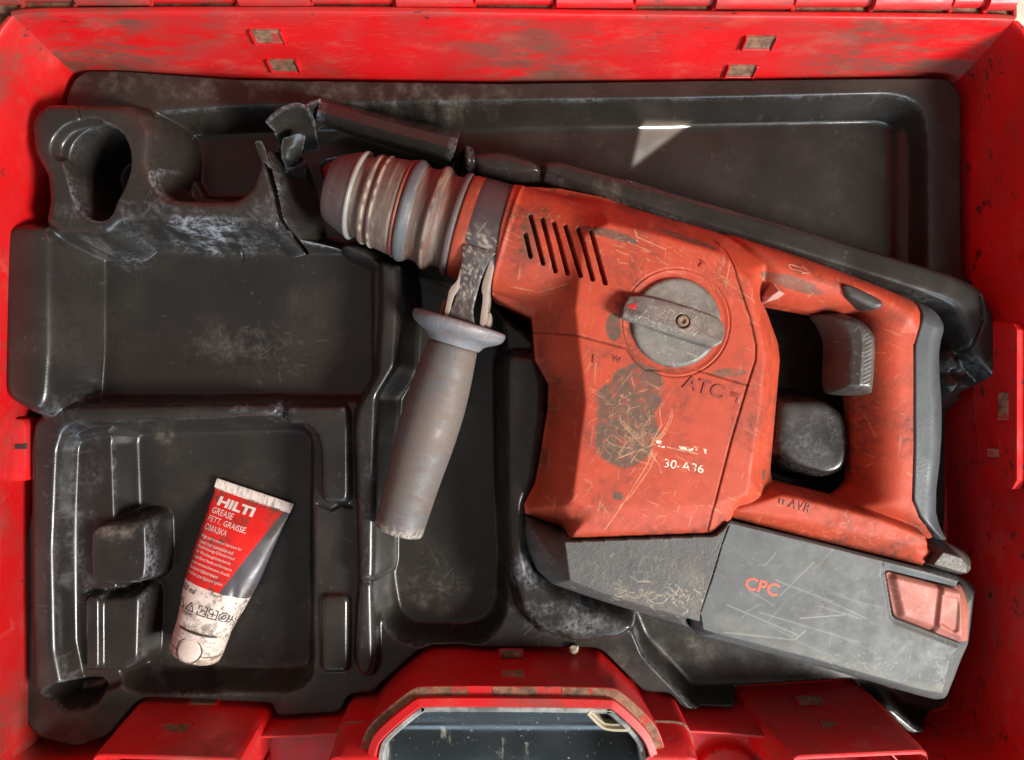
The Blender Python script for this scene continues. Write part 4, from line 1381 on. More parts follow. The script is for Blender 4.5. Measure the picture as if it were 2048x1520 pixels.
def trig_z(X, Y):
    e = np.clip(-sdf(X, Y, trig), 0, 30)
    z = -6 + 24 * np.sqrt(np.clip(1 - (1 - np.clip(e / 7, 0, 1)) ** 2, 0, 1))
    dx = X - np.interp(-Y, -trc[:, 1], trc[:, 0])
    z = z - .40 * np.maximum(-dx, 0) - .12 * np.maximum(dx, 0)
    z = np.maximum(z, -5.0)
    rib = sstep(1.0, 2.5, dx) * sstep(9.5, 8, dx)
    return z + .05 * rib * np.sin((Y - .5 * dx) * 2 * math.pi / 2.3)


M['trig2'] = m_tool('trigger_dark_plastic', (0.045, 0.038, 0.034), (0.16, 0.13, 0.09), (0.3, 0.27, 0.22), .4, 900, .12)
generic('trigger', trig, trig_z, .4, -8, tool, M['trig2'], 91, rnd_strokes(25, *W(1725, 720, 15), 4, 14, .5, 3, a0=.2, a1=.6), None, [(1738, 730, 12, 14, 70, .6, 0)], .2)
lock = chaikin(PP([(1683, 569), (1700, 568), (1760, 597), (1769, 610), (1756, 620), (1742, 617), (1700, 596), (1692, 588)], 23), 1)
generic('lock_button', lock, lambda X, Y: 22.0 + 2.4 * np.sqrt(np.clip(1 - (1 - np.clip(-sdf(X, Y, lock) / 3, 0, 1)) ** 2, 0, 1)), .35, 5, tool, M['trig2'], 95)
# pale lug where the arm leaves the body
lug = PP([(1550, 561), (1578, 585), (1562, 596), (1539, 602), (1536, 590)], 24)
M['lug'] = m_plain('worn_pale_lug', (0.46, 0.24, 0.19), .5, 500, .5)
generic('lug', lug, lambda X, Y: 18 + 9 * np.clip(-sdf(X, Y, lug) / 4, 0, 1), .4, 0, tool, M['lug'], 97)

# ---- selector knob
knob = empty('selector_knob', (KC[0], KC[1], ZP))
knob.parent = tool
knob.matrix_parent_inverse = parent_world(tool).inverted()
M['knob'] = m_tool('knob_grey_plastic', (0.165, 0.155, 0.13), (0.25, 0.21, 0.165), (0.45, 0.43, 0.38), .4, 600, .35, .0005, (0.04, 0.025, 0.022))
R2 = 90 * S(ZP)
circ = np.array([(KC[0] + R2 * math.cos(a), KC[1] + R2 * math.sin(a)) for a in np.linspace(0, 2 * math.pi, 90, endpoint=False)])
bar = PP([(1260, 590), (1290, 590), (1330, 598), (1390, 616), (1440, 634), (1452, 648), (1452, 668), (1444, 686), (1424, 697), (1340, 670), (1280, 648), (1244, 634), (1246, 612)], ZP + 9)


def knob_z(X, Y):
    z = ZP + 2.2 * np.sqrt(np.clip(1 - (1 - np.clip(-sdf(X, Y, circ) / 2.5, 0, 1)) ** 2, 0, 1)) - .8
    d = sdf(X, Y, bar)
    # the disc dishes down beside the bar's lower edge
    return z + 2.0 * sstep(12, 0, d) * 0


def kn_d(X, Y, a, b):
    return .35 * sstep(.4, .7, a)


bx0, by0 = W(1354, 648, ZP + 8)
generic('knob_disc', circ, knob_z, .3, 30, knob, M['knob'], 101, rnd_strokes(150, KC[0], KC[1], 9, 9, 1, 6, a0=.15, a1=.7), kn_d, [(1340, 590, 40, 80, 50, .8, 0), (1330, 690, 40, 90, 50, .5, 0)])


def bar_z(X, Y):
    e = np.clip(-sdf(X, Y, bar), 0, 50)
    s_ = (Y - by0) * math.cos(TILT) - (X - bx0) * math.sin(TILT)          # across the bar, + to the top edge
    z = ZP + 9.0 - .30 * np.maximum(s_ + 2.0, 0) - 2.2 * np.maximum(-s_ - 5.6, 0)
    z = z - 1.0 * (1 - np.sqrt(np.clip(1 - (1 - np.clip(e / 1.2, 0, 1)) ** 2, 0, 1)))
    sx, sy = W(1366, 642, ZP + 8)
    r = np.hypot(X - sx, Y - sy)
    return np.maximum(z - 2.0 * sstep(3.9, 3.5, r), ZP + 1)


generic('pointer_bar', bar, bar_z, .3, 30, knob, M['knob'], 103, rnd_strokes(160, *W(1345, 640, 44), 16, 4, .6, 3, a0=.3, a1=.95), lambda X, Y, a, b: .8 * sstep(0, .6, blob(X, Y, 1262, 612, 44, 40, 40)), [(1400, 655, 44, 60, 30, .9, 0), (1330, 625, 44, 70, 20, .5, 0)])  # bar is darker towards its pointer end, through the dirt mask
sx, sy = W(1366, 642, ZP + 7)
M['screw'] = m_plain('rusty_screw', (0.20, 0.13, 0.08), .6, 900, .6)
lathe('screw', (sx, sy, ZP + 2), 0.0, rprof([(0, 3.2), (5.0, 3.2), (5.6, 2.4), (5.4, 1.2), (4.4, 1.0), (4.3, .01)], 1), knob, M['screw'], 32, tilt=math.pi / 2)
M['arrow'] = m_plain('arrow_red_print', (0.42, 0.02, 0.02), .5)
tri = PP([(1251, 611), (1275, 605), (1272, 620)], ZP + 9)
prism('arrow_mark', tri, ZP + 6.5, ZP + 9.0, knob, M['arrow'], .1, zt=lambda x, y: float(bar_z(np.array([x]), np.array([y]))[0]) + .12)

# ---- chuck
chuck = empty('chuck', (ax0[0], ax0[1], 0))
chuck.parent = tool
chuck.matrix_parent_inverse = parent_world(tool).inverted()
NOI = np.random.default_rng(5).random((64, 64))


def n2d(a, b):
    i, j = np.floor(a).astype(int), np.floor(b).astype(int)
    fa, fb = a - i, b - j
    fa, fb = fa * fa * (3 - 2 * fa), fb * fb * (3 - 2 * fb)
    g = lambda x, y: NOI[x % 64, y % 64]
    return (g(i, j) * (1 - fa) + g(i + 1, j) * fa) * (1 - fb) + (g(i, j + 1) * (1 - fa) + g(i + 1, j + 1) * fa) * fb


def wear_highlight(dk, rb, sc_, edges=()):
    def f(t, a):
        n = .5 * n2d(t * .25 + 9, a * 2.2 + 50) + .3 * n2d(t * .9, a * 6 + 30) + .2 * n2d(t * 2.5, a * 17 + 11)
        m = n2d(t * 4.6 + 4, a * 3.1 + 9)
        q = .45 * n2d(t * .8 + 3, a * 1.3 + 60) + .3 * n2d(t * 3.1 + 3, a * 2.1 + 60) + .25 * n2d(t * 1.3 + 30, a * 5 + 6)
        s = .45 * sc_ * sstep(.6, .95, m) * sstep(.4, .7, q)
        for e_, w_, am in edges:
            s = np.maximum(s, am * np.exp(-((t - e_) / w_) ** 2) * sstep(.3, .62, n2d(t * .5 + 20, a * 7 + 2)))  # pale edge wear that also paints the highlights on the ridges
        return {'dirt': np.clip(dk * sstep(.35, .68, n), 0, 1), 'rub': np.clip(rb * sstep(.40, .70, q), 0, 1), 'scratch': np.clip(s, 0, 1)}
    return f


CH = lambda nm, prof, mat, wf, rs=1: lathe(nm, (ax0[0], ax0[1], 0), TILT, dens(rprof(prof, rs), .8), chuck, mat, 144, cap=False, attr_fn=wf, sharp=60)
M['sleeve'] = m_tool('sleeve_brown_plastic', (0.115, 0.085, 0.068), (0.20, 0.155, 0.105), (0.42, 0.33, 0.24), .64, 500, .35, .0005, (0.10, 0.03, 0.022))
M['cone'] = m_tool('cone_dark_rubber', (0.105, 0.082, 0.076), (0.15, 0.115, 0.10), (0.28, 0.2, 0.17), .58, 600, .25, .0004, (0.05, 0.025, 0.022))
M['steel'] = m_tool('ring_pale_grey', (0.27, 0.27, 0.235), (0.25, 0.22, 0.17), (0.6, 0.58, 0.5), .35, 600, .2)
M['blue'] = m_tool('ring_blue_grey', (0.075, 0.088, 0.098), (0.13, 0.105, 0.08), (0.35, 0.34, 0.33), .5, 600, .3, .0004, (0.06, 0.04, 0.03))
M['boot'] = m_tool('boot_brown_rubber', (0.10, 0.07, 0.055), (0.20, 0.155, 0.10), (0.40, 0.34, 0.26), .52, 600, .3, .0004, (0.16, 0.045, 0.03))
CH('front_cone', [(-16.5, .01), (-16.5, 12), (-16, 16.5), (-14.5, 18.5), (-5, 22.6), (-1, 24.2), (-.2, 24.2)], M['cone'], wear_highlight(.5, .5, .3))
CH('front_ring', [(-1.2, 23.6), (-.6, 24.8), (.6, 25.2), (1.6, 24.6), (1.8, 22.6)], M['steel'], wear_highlight(.2, .5, .4))
CH('sleeve', [(1.6, 22.4), (4.5, 22.5), (6.2, 23.4), (7.6, 25.3), (9.6, 25.6), (10.6, 24.6), (11.6, 24.4), (12.6, 25.8), (14.2, 26.4), (15.2, 25.6), (16.5, 25.6), (22, 26.4), (25.8, 27.0), (26.4, 26.2)], M['sleeve'], wear_highlight(.8, .55, .9, ((9.8, .55, .95), (14.5, .5, .9), (7.2, .4, .4), (21, .5, .3))))
CH('sleeve_band', [(26.2, 26.4), (26.6, 27.6), (28.0, 27.8), (28.4, 26.6)], m_tool('band_red_worn', (0.30, 0.055, 0.03), (0.2, 0.12, 0.08), (0.5, 0.3, 0.2), .45), wear_highlight(.9, .6, .3))
CH('lock_ring', [(28.2, 26.6), (29.2, 28.6), (31.2, 29.0), (33.4, 28.2), (35.0, 26.8)], M['blue'], wear_highlight(.6, .4, .5))
CH('dust_boot', [(34.6, 27.0), (36, 26.0), (39, 26.0), (41.5, 26.6), (43, 28.2), (44.6, 29.4), (46.6, 29.4), (48.2, 28.2), (49.6, 26.4), (52.0, 25.6), (54.5, 26.0), (56.0, 27.4)], M['boot'], wear_highlight(1.0, .6, .4, ((45.6, .8, .5),)), 2)
CH('rear_ring', [(55.8, 26.8), (56.4, 28.6), (57.6, 29.4), (59.2, 29.6), (60.0, 29.0), (60.4, 26)], M['cone'], wear_highlight(.3, .4, .5))
CH('red_collar', [(60.2, 26), (60.6, 28.2), (61.4, 29.0), (64, 29.2), (70, 29.3), (71.4, 28.8), (72, 27.6)], M['red'], wear_highlight(.5, .5, .6))
CH('collar_neck', [(71.0, 27.4), (84.0, 27.4), (90, 27.6)], M['red'], wear_highlight(.4, .3, .3), 0)

# ---- side handle: strap round the neck, tie bar, two plates, flange, grip
side = empty('side_handle', (W(915, 665, 0)[0], W(915, 665, 0)[1], 0))
side.parent = tool
side.matrix_parent_inverse = parent_world(tool).inverted()
M['strap'] = m_tool('strap_dark_steel', (0.060, 0.048, 0.048), (0.30, 0.26, 0.20), (0.55, 0.46, 0.38), .38, 500, .35, .0005, (0.04, 0.03, 0.03))
M['plate'] = m_tool('plate_worn_steel', (0.27, 0.23, 0.185), (0.20, 0.12, 0.08), (0.5, 0.46, 0.4), .5, 500, .4, .0005, (0.16, 0.07, 0.045))
e1 = np.array([-math.sin(TILT), math.cos(TILT), 0])
e2 = np.array([0, 0, 1.0])
ax3 = np.array([axd[0], axd[1], 0])


def ax_pt(t, r, a):
    return np.array([ax0[0], ax0[1], 0]) + ax3 * t + r * (math.cos(a) * e1 + math.sin(a) * e2)


# strap: wraps over the neck from the far side and runs down onto the tie bar
fl0 = np.array(V3(915, 655, 4))
dirh = np.array(V3(797, 1076, 4)) - np.array(V3(920, 664, 4))
dirh /= np.linalg.norm(dirh)
hang = math.atan2(dirh[1], dirh[0])
path = []
for a in np.linspace(math.radians(-20), math.radians(112), 40):
    path.append((ax_pt(78.5, 28.6, a), 11.2))
pb = [np.array(V3(957, 497, 27)), np.array(V3(944, 545, 23)), np.array(V3(933, 590, 20)), np.array(V3(926, 618, 19)), np.array(V3(921, 640, 18)), np.array(V3(918, 652, 17))]
wb = [8.4, 5.6, 5.2, 5.4, 8.2, 8.2]
lead = [(ax_pt(78.4, 28.6, math.radians(116)), 9.8)]
path += lead + list(zip(pb, wb))
P3 = chaikin(np.array([np.concatenate([p, [w]]) for p, w in path]), 1, False)
P3 = resample(P3, 110)
C_, Wd = P3[:, :3], P3[:, 3]
tg = np.gradient(C_, axis=0)
tg /= np.linalg.norm(tg, axis=1)[:, None]
side_v = np.tile(ax3, (len(C_), 1))
hperp = np.array([-dirh[1], dirh[0], 0])
if hperp @ ax3 < 0:
    hperp = -hperp
bl = sstep(40, 75, np.arange(len(C_)))[:, None]
side_v = ax3 * (1 - bl) + hperp * bl
nrm = np.cross(side_v, tg)
nrm *= np.sign(nrm[:, 2:3] + 1e-9)
th_ = 1.1
rings = []
m_ = 15
attA = []
for i in range(len(C_)):
    r = []
    for q in np.linspace(-1, 1, m_):
        r.append(C_[i] + side_v[i] * Wd[i] * q + nrm[i] * (th_ - .4 * q ** 8))
    r2 = [C_[i] + side_v[i] * Wd[i] * q - nrm[i] * th_ for q in (1, -1)]
    rings.append(r + r2)
V = [tuple(p) for r in rings for p in r]
k = m_ + 2
F = []
for i in range(len(rings) - 1):
    for j in range(k):
        j2 = (j + 1) % k
        F.append((i * k + j, i * k + j2, (i + 1) * k + j2, (i + 1) * k + j))
F += [tuple(range(k)), tuple(range((len(rings) - 1) * k, len(rings) * k))]
ii = np.repeat(np.arange(len(rings)), k).astype(float)
jj = np.tile(np.arange(k), len(rings)).astype(float)
nz = n2d(ii * .33, jj * .55)
low = sstep(50, 62, ii) * sstep(108, 92, ii)
mesh('clamp_strap', V, F, side, M['strap'], sharp=45, attrs={'dirt': .3 * nz, 'rub': np.clip(low * sstep(.45, .75, nz), 0, 1) * .25, 'scratch': np.clip(low * .6 * sstep(.6, .95, n2d(ii * .9 + 8, jj * 1.3 + 3)), 0, 1)})


def ptn(nm, P, z0, z1, zt, mat):
    o = prism(nm, chaikin(P, 1), z0, z1, side, mat, .5, zt=zt)
    me = o.data
    nv = len(me.vertices)
    co = np.zeros(nv * 3)
    me.vertices.foreach_get('co', co)
    r_ = np.random.default_rng(3)
    for nm_, a in (('dirt', .5), ('rub', .5), ('scratch', .25)):
        at = me.attributes.new(nm_, 'FLOAT', 'POINT')
        at.data.foreach_set('value', (r_.random(nv) * a).astype(np.float32))
    return o


zl = lambda x, y: float(np.interp(y, [W(0, 660, 20)[1], W(0, 490, 20)[1]], [17.5, 26.0]))
ptn('clamp_plate', PP([(932, 494), (942, 496), (925, 572), (916, 580), (905, 596), (898, 632), (886, 632), (893, 600), (899, 575), (914, 562), (918, 548)], 22), -10, 20, zl, M['plate'])
ptn('clamp_plate', PP([(984, 511), (995, 514), (978, 576), (980, 592), (975, 620), (975, 640), (966, 652), (958, 650), (960, 632), (966, 592), (962, 580), (966, 560)], 22), -12, 20, zl, M['plate'])
ptn('clamp_cheek', PP([(886, 600), (893, 598), (886, 632), (876, 630)], 12), -14, 12, lambda x, y: 12.0, m_tool('cheek_rusty', (0.20, 0.06, 0.04), (0.2, 0.12, 0.08), (0.4, 0.3, 0.2)))
ptn('clamp_cheek', PP([(976, 622), (984, 628), (980, 650), (970, 652)], 14), -14, 14, lambda x, y: 13.0, M['plate'])

M['flange'] = m_tool('flange_grey_plastic', (0.17, 0.185, 0.195), (0.26, 0.17, 0.12), (0.5, 0.49, 0.46), .38, 500, .3, .0005, (0.17, 0.07, 0.05))
M['hgrip'] = m_tool('grip_brown_grey_rubber', (0.112, 0.113, 0.110), (0.14, 0.098, 0.07), (0.34, 0.29, 0.22), .55, 700, .22, .0004, (0.12, 0.055, 0.035))
f0 = np.array(V3(921, 641, 3))
tl = -math.radians(2.0)
lathe('flange', tuple(f0), hang, dens(rprof([(0, .01), (0, 20), (.2, 25.5), (1.5, 26.8), (4.0, 26.6), (6.5, 25.0), (8.5, 21.5), (10.5, 17.2), (13.5, 15.2), (14.2, 14.8)], 2), .8), side, M['flange'], 120, tilt=tl, cap=False, attr_fn=wear_highlight(.35, .3, .5), sharp=60)


def gw(t, a):
    f = wear_highlight(.5, .9, .3)(t, a)
    lft = .5 + .5 * np.cos(a - 2.6)
    f['rub'] = np.clip(.55 * sstep(.3, .7, n2d(t * .06 + 2, a * 1.2 + 20)) + f['rub'] * .35, 0, 1)
    f['scratch'] = np.maximum(f['scratch'] * .5, sstep(115, 122, t) * sstep(.3, .6, n2d(t * .8, a * 12)))
    return f


gp = rprof([(14.4, 13.6), (15, 14.0), (22, 14.8), (38, 16.4), (52, 17.0), (70, 16.6), (92, 15.0), (118, 14.0), (122.5, 13.8)], 1) + [(123.2, 13.0), (123.3, .01)]
lathe('hand_grip', tuple(f0), hang, dens(gp, 1.0), side, M['hgrip'], 110, tilt=tl, cap=False, attr_fn=gw, sharp=50)


# ---- raised and printed writing
def text_mesh(txt, size, extr, bold=0.0, shear=0.0, space=1.0):
    cu = bpy.data.curves.new('t', 'FONT')
    cu.body = txt
    cu.size = size
    cu.offset = bold
    cu.shear = shear
    cu.space_character = space
    cu.align_x, cu.align_y = 'CENTER', 'CENTER'
    cu.extrude = 0.0
    cu.resolution_u = 3
    o = bpy.data.objects.new('t', cu)
    COL.objects.link(o)
    dg = bpy.context.evaluated_depsgraph_get()
    dg.update()
    me = bpy.data.meshes.new_from_object(o.evaluated_get(dg))
    V = np.array([v.co[:2] for v in me.vertices]).reshape(-1, 2)
    F = [tuple(p.vertices) for p in me.polygons]
    bpy.data.objects.remove(o)
    bpy.data.curves.remove(cu)
    bpy.data.meshes.remove(me)
    return V, F


def lettering(name, txt, u, v, z, h_px, rot, surf, parent, mat, th=.25, bold=0.0, w_px=None, shear=0.0):
    V, F = text_mesh(txt, 1.0, 0, bold, shear)
    V = V - (V.max(0) + V.min(0)) / 2
    s_ = S(z)
    hh = V[:, 1].max() - V[:, 1].min()
    k = h_px * s_ / hh
    kx = k if w_px is None else w_px * s_ / (V[:, 0].max() - V[:, 0].min())
    c = math.cos(rot); n = math.sin(rot)
    x0, y0 = W(u, v, z)
    xy = np.stack([x0 + V[:, 0] * kx * c - V[:, 1] * k * n, y0 + V[:, 0] * kx * n + V[:, 1] * k * c], 1)
    zz = surf(xy[:, 0], xy[:, 1])
    top = [(a, b, q + th) for (a, b), q in zip(xy, zz)]
    bot = [(a, b, q - .1) for (a, b), q in zip(xy, zz)]
    from collections import Counter
    ec = Counter()
    for f in F:
        for a, b in zip(f, f[1:] + f[:1]):
            ec[(a, b)] += 1
    nn = len(top)
    Q = list(F)
    for (a, b) in ec:
        if (b, a) not in ec:
            Q.append((b, a, a + nn, b + nn))
    return mesh(name, top + bot, Q, parent, mat, smooth=False)


M['emb'] = m_plain('embossed_red_dark', (0.22, 0.035, 0.02), .5, 600, .3)
M['embr'] = m_plain('embossed_red', (0.26, 0.036, 0.02), .45, 600, .2)
M['cpc'] = m_plain('print_orange', (0.60, 0.085, 0.035), .5)
t = NT('print_white_worn')
M['wprint'] = t.done(t.mix(t.ramp(t.noise(330, 4, .7), .44, .54), (0.50, 0.06, 0.03), (0.74, 0.62, 0.47)), .5, t.noise(500, 3), .3, .0004)
lettering('lettering', 'ATC', 1408, 774, ZP, 28, TILT, hz, hous, M['embr'], .6, .012, 84)
xr, yr = W(1468, 785, ZP)
prism('maker_badge', PP([(1462, 782), (1482, 788), (1478, 808), (1470, 805), (1473, 796), (1461, 792)], ZP), ZP - 1, ZP + .35, hous, M['embr'], .3)
lettering('lettering', 'AVR', 1600, 1011, 25, 20, TILT, hz, hous, M['emb'], .4, .004, 46)
for u in (1558, 1566):
    prism('mark_bar', PP([(u, 998 + (u - 1564) * .3), (u + 5, 999.5 + (u - 1564) * .3), (u + 4, 1010 + (u - 1564) * .3), (u - 1, 1008 + (u - 1564) * .3)], 25), 15, 26, hous, M['emb'], .1, zt=lambda x, y: float(hz(np.array([x]), np.array([y]))[0]) + .35)
lettering('lettering', 'T', 1234, 612, ZP, 14, TILT, hz, hous, M['emb'], .3, .03)
lettering('lettering', 'T', 1402, 528, ZP, 14, TILT - .3, hz, hous, M['embr'], .5, .03)
lettering('lettering', '1', 1187, 718, ZP, 16, TILT + .2, hz, hous, M['embr'], .5, .02)
lettering('lettering', 'W', 1233, 718, ZP, 12, TILT, hz, hous, M['emb'], .3, .02)
lettering('lettering', 'CPC', 1524, 1173, 30, 26, TILT + .04, bz, batt, M['cpc'], .12, .02, 68)
# remains of the printed type number and name, mostly rubbed away
lettering('worn_print', '30-A36', 1368, 932, ZP, 17, -.16, hz, hous, M['wprint'], .06, .0, 80)
for u, v, w, h in ((1372, 895, 30, 7), (1392, 896, 9, 8), (1410, 902, 7, 10), (1317, 884, 12, 8), (1322, 892, 16, 4)):
    prism('worn_print', PP([(u - w / 2, v - h / 2), (u + w / 2, v - h / 2 + w * .15), (u + w / 2 - 2, v + h / 2 + w * .12), (u - w / 2 + 3, v + h / 2)], ZP), ZP - 1, ZP, hous, M['wprint'], .02, zt=lambda x, y: float(hz(np.array([x]), np.array([y]))[0]) + .1)
# moulded arrow on the arm
aw = [(1577, 530), (1580, 527), (1604, 535), (1606, 531), (1621, 546), (1604, 547), (1605, 543), (1580, 537), (1577, 530)]
pts = resample(PP(aw, 22), 60)
zz = hz(pts[:, 0], pts[:, 1])
cn = pts.mean(0)
M['palered'] = m_plain('worn_edge_pale', (0.60, 0.30, 0.20), .5)
loft('moulded_arrow', [[(x, y, z - .2) for (x, y), z in zip(pts, zz)], [(x, y, z + .4) for (x, y), z in zip(pts, zz)],
                       [(cn[0] + (x - cn[0]) * .90, cn[1] + (y - cn[1]) * .86, z + .4) for (x, y), z in zip(pts, zz)], [(cn[0] + (x - cn[0]) * .90, cn[1] + (y - cn[1]) * .86, z - .2) for (x, y), z in zip(pts, zz)]], hous, M['palered'], sharp=30)
# ------------------------------------------------------------------ grease tube lying in the lower left pocket
ZF = -42.0
tube = empty('grease_tube', (*W(460, 1140, ZF), ZF), 'grubby red and white tube of grease lying in the lower left pocket', 'grease tube')
tA = np.array(W(505, 985, -34))                      # middle of the crimped end
tB = np.array(W(393, 1300, -28))                     # middle of the cap end
td = tB - tA
TL = np.linalg.norm(td)
td /= TL
tn = np.array([-td[1], td[0]])                       # to the right of the label's reading direction is -tn
if tn[0] < 0:
    tn = -tn
hw_ts = np.array([0, 5, 6, 25, 50, 68, 80, 86.0]) * TL / 100     # stations along the tube
hw = np.array([24.6, 24.2, 24.0, 22.6, 21.6, 18.8, 16.2, 15.3])
hh = np.array([.8, .9, 1.4, 6.5, 10.5, 12.8, 13.8, 14.0])


def tube_half(b):
    return np.interp(b, hw_ts, hw), np.interp(b, hw_ts, hh)


def sm_half(b):
    w = sum(np.interp(b + o, hw_ts, hw) for o in (-4, -2, 0, 2, 4)) / 5
    h = sum(np.interp(b + o, hw_ts, hh) for o in (-3, -1.5, 0, 1.5, 3)) / 5
    h = np.where(b < 5.2 * TL / 100, np.interp(b, hw_ts, hh), h)
    return w, h


def tube_top(a, b):
    w, h = sm_half(b)
    q = np.clip(np.abs(a) / w, 0, .9999)
    ex = 2.3
    up = h * (1 - q ** ex) ** (1 / ex)
    cz = ZF + np.maximum(h, 1.2) + .6
    return cz + up


def tube_dent(a, b):
    a, b = np.asarray(a, float), np.asarray(b, float)
    k = sstep(6, 16, b)
    return k * (-.9 * np.exp(-((a + 6) / 8) ** 2 - ((b - 42) / 14) ** 2) - .9 * np.exp(-((a - 13 - .25 * (b - 60)) / 2.2) ** 2 - ((b - 62) / 12) ** 2) + .7 * (n2d(a * .14 + 20, b * .11 + 7) - .5))


def tp(a, b, z):
    p = tA + td * b + tn * a
    return (p[0], p[1], z)


bend = 86.0 * TL / 100
NS, NB = 96, 220
V, F, at_a, at_b = [], [], [], []
for b in np.linspace(0, bend, NB):
    w, h = sm_half(np.array(b))
    cz = ZF + max(float(h), 1.2) + .6
    for th in np.linspace(0, 2 * math.pi, NS, endpoint=False):
        c, s_ = math.cos(th), math.sin(th)
        ex = 2 / 2.3
        a_ = float(w) * math.copysign(abs(c) ** ex, c)
        z_ = float(h) * math.copysign(abs(s_) ** ex, s_)
        dent = float(tube_dent(a_, b)) if z_ > 0 else 0
        V.append(tp(a_, b, cz + z_ + dent))
        at_a.append(a_); at_b.append(b)
for i in range(NB - 1):
    for k in range(NS):
        k2 = (k + 1) % NS
        F.append((i * NS + k, i * NS + k2, (i + 1) * NS + k2, (i + 1) * NS + k))
F += [tuple(range(NS)), tuple(range((NB - 1) * NS, NB * NS))[::-1]]
# printing: red field, dark wedge, white foot
t = NT('tube_printed_plastic')
a_, b_ = t.attr('across'), t.attr('along')
sharp_ = lambda x, e, w=.12: t.ramp(x, e - w, e + w)
white = t.mix(t.ramp(t.noise(60, 4), .4, .7), (0.74, 0.64, 0.56), (0.62, 0.50, 0.43))
redc = t.mix(t.ramp(t.noise(40, 3), .4, .7), (0.66, 0.016, 0.012), (0.58, 0.014, 0.012))
b1, b2 = .062 * TL, .595 * TL
# wedge edge runs from the top right corner to the middle of the foot
wx = t.math('ADD', a_, t.math('MULTIPLY', b_, 30.0 / TL))
wedge = sharp_(wx, 22.2)
c = t.mix(wedge, redc, (0.075, 0.07, 0.08))
inlab = t.math('MULTIPLY', sharp_(b_, b1), t.math('SUBTRACT', 1.0, sharp_(b_, b2)))
c = t.mix(inlab, white, c)
g1 = t.ramp(t.noise(170, 7, .8), .49, .57)
g2 = t.ramp(t.noise(34, 3), .44, .60)
grime = t.math('MULTIPLY', g1, g2)
edge = t.math('MAXIMUM', t.ramp(t.math('ABSOLUTE', a_), 12.0, 22.0), t.ramp(t.math('ABSOLUTE', t.math('SUBTRACT', b_, .065 * TL)), 4.0, 0.0))
foot = t.ramp(b_, b2, TL * .9)
grime2 = t.math('MULTIPLY', t.ramp(t.noise(110, 7, .8), .47, .58), t.math('MAXIMUM', t.math('MULTIPLY', edge, .9), t.math('MULTIPLY', foot, .95)), True)
c = t.mix(t.math('MAXIMUM', t.math('MULTIPLY', grime, .8), grime2), c, (0.06, 0.045, 0.03))
c = t.mix(t.math('MULTIPLY', t.math('MULTIPLY', foot, t.ramp(t.noise(40, 4, .7), .55, .7)), .5), c, (0.36, 0.27, 0.14))
M['tube'] = t.done(c, t.ramp(t.noise(80, 4), .3, .7, .3, .5), t.noise(90, 4), .25, .0008)
tb = mesh('tube_body', V, F, tube, M['tube'], sharp=50, attrs={'across': at_a, 'along': at_b})

# ribbed crimp
V, F = [], []
NR = 80
rows = ((0, 0), (0.02, 1), (.045 * TL, 1), (.056 * TL, .6))
for q, b in enumerate((-.2, .4, .045 * TL, .055 * TL)):
    for i in range(NR + 1):
        a = -24.4 + 48.8 * i / NR
        V.append(tp(a, b, ZF + 3.0 + (.0 if q in (0, 3) else .35) + (.28 if i % 2 and q in (1, 2) and i < 34 else 0)))
for q in range(3):
    for i in range(NR):
        k = q * (NR + 1) + i
        F.append((k, k + 1, k + NR + 2, k + NR + 1))
M['white'] = m_tool('tube_white_plastic', (0.72, 0.62, 0.54), (0.4, 0.3, 0.18), (0.8, 0.75, 0.7), .42, 500, .2, .0004, (0.06, 0.045, 0.03))
mesh('crimp', V, F, tb, M['white'], sharp=60, attrs={'dirt': np.random.default_rng(2).random(len(V)) ** 3, 'rub': np.zeros(len(V)), 'scratch': np.zeros(len(V))})

# flip cap
cz = ZF + 14.6
co = np.array([*(tA + td * (bend - 1.5)), cz])
cw = TL - bend + 5
ch = math.atan2(td[1], td[0])


def capw(tt, a):
    n = .5 * n2d(tt * .9, a * 5 + 30) + .5 * n2d(tt * 2.2 + 7, a * 14 + 9)
    k = .3 + .7 * sstep(7, 15, tt)
    return {'dirt': np.clip(1.6 * (k + .1) * sstep(.46, .62, n), 0, 1), 'rub': np.clip(.5 * sstep(.55, .8, n2d(tt * .4, a * 3)), 0, 1), 'scratch': 0 * n}


cap = lathe('flip_cap', tuple(co), ch, dens(rprof([(0, 15.0), (.2, 15.6), (.8, 15.9), (cw - 6, 15.4), (cw - 2.2, 15.0), (cw - .6, 13.6), (cw, 11), (cw, .01)], 1), .5), tube, M['white'], 110, cap=False, attr_fn=capw, sharp=60)
# parting line and round thumb tab on the cap
for nm, cb, rad in (('thumb_tab', cw * .55, 7.0),):
    V, F = [], []
    rr = 10
    for i in range(rr + 1):
        for k in range(48):
            th = 2 * math.pi * k / 48
            r = rad * i / rr
            a = r * math.cos(th)
            bb_ = cb + r * math.sin(th)
            z = math.sqrt(max(15.4 ** 2 - a * a, 0)) + (.45 if i < rr else -.2)
            p = co[:2] + td * bb_ + tn * a
            V.append((p[0], p[1], cz + z - (.5 if bb_ > cw - 3 else 0)))
    for i in range(rr):
        for k in range(48):
            k2 = (k + 1) % 48
            F.append((i * 48 + k, i * 48 + k2, (i + 1) * 48 + k2, (i + 1) * 48 + k))
    nv = len(V)
    mesh(nm, V, F, cap, M['white'], sharp=40, attrs={'dirt': np.random.default_rng(4).random(nv) ** 6 * .5, 'rub': np.zeros(nv), 'scratch': np.zeros(nv)})

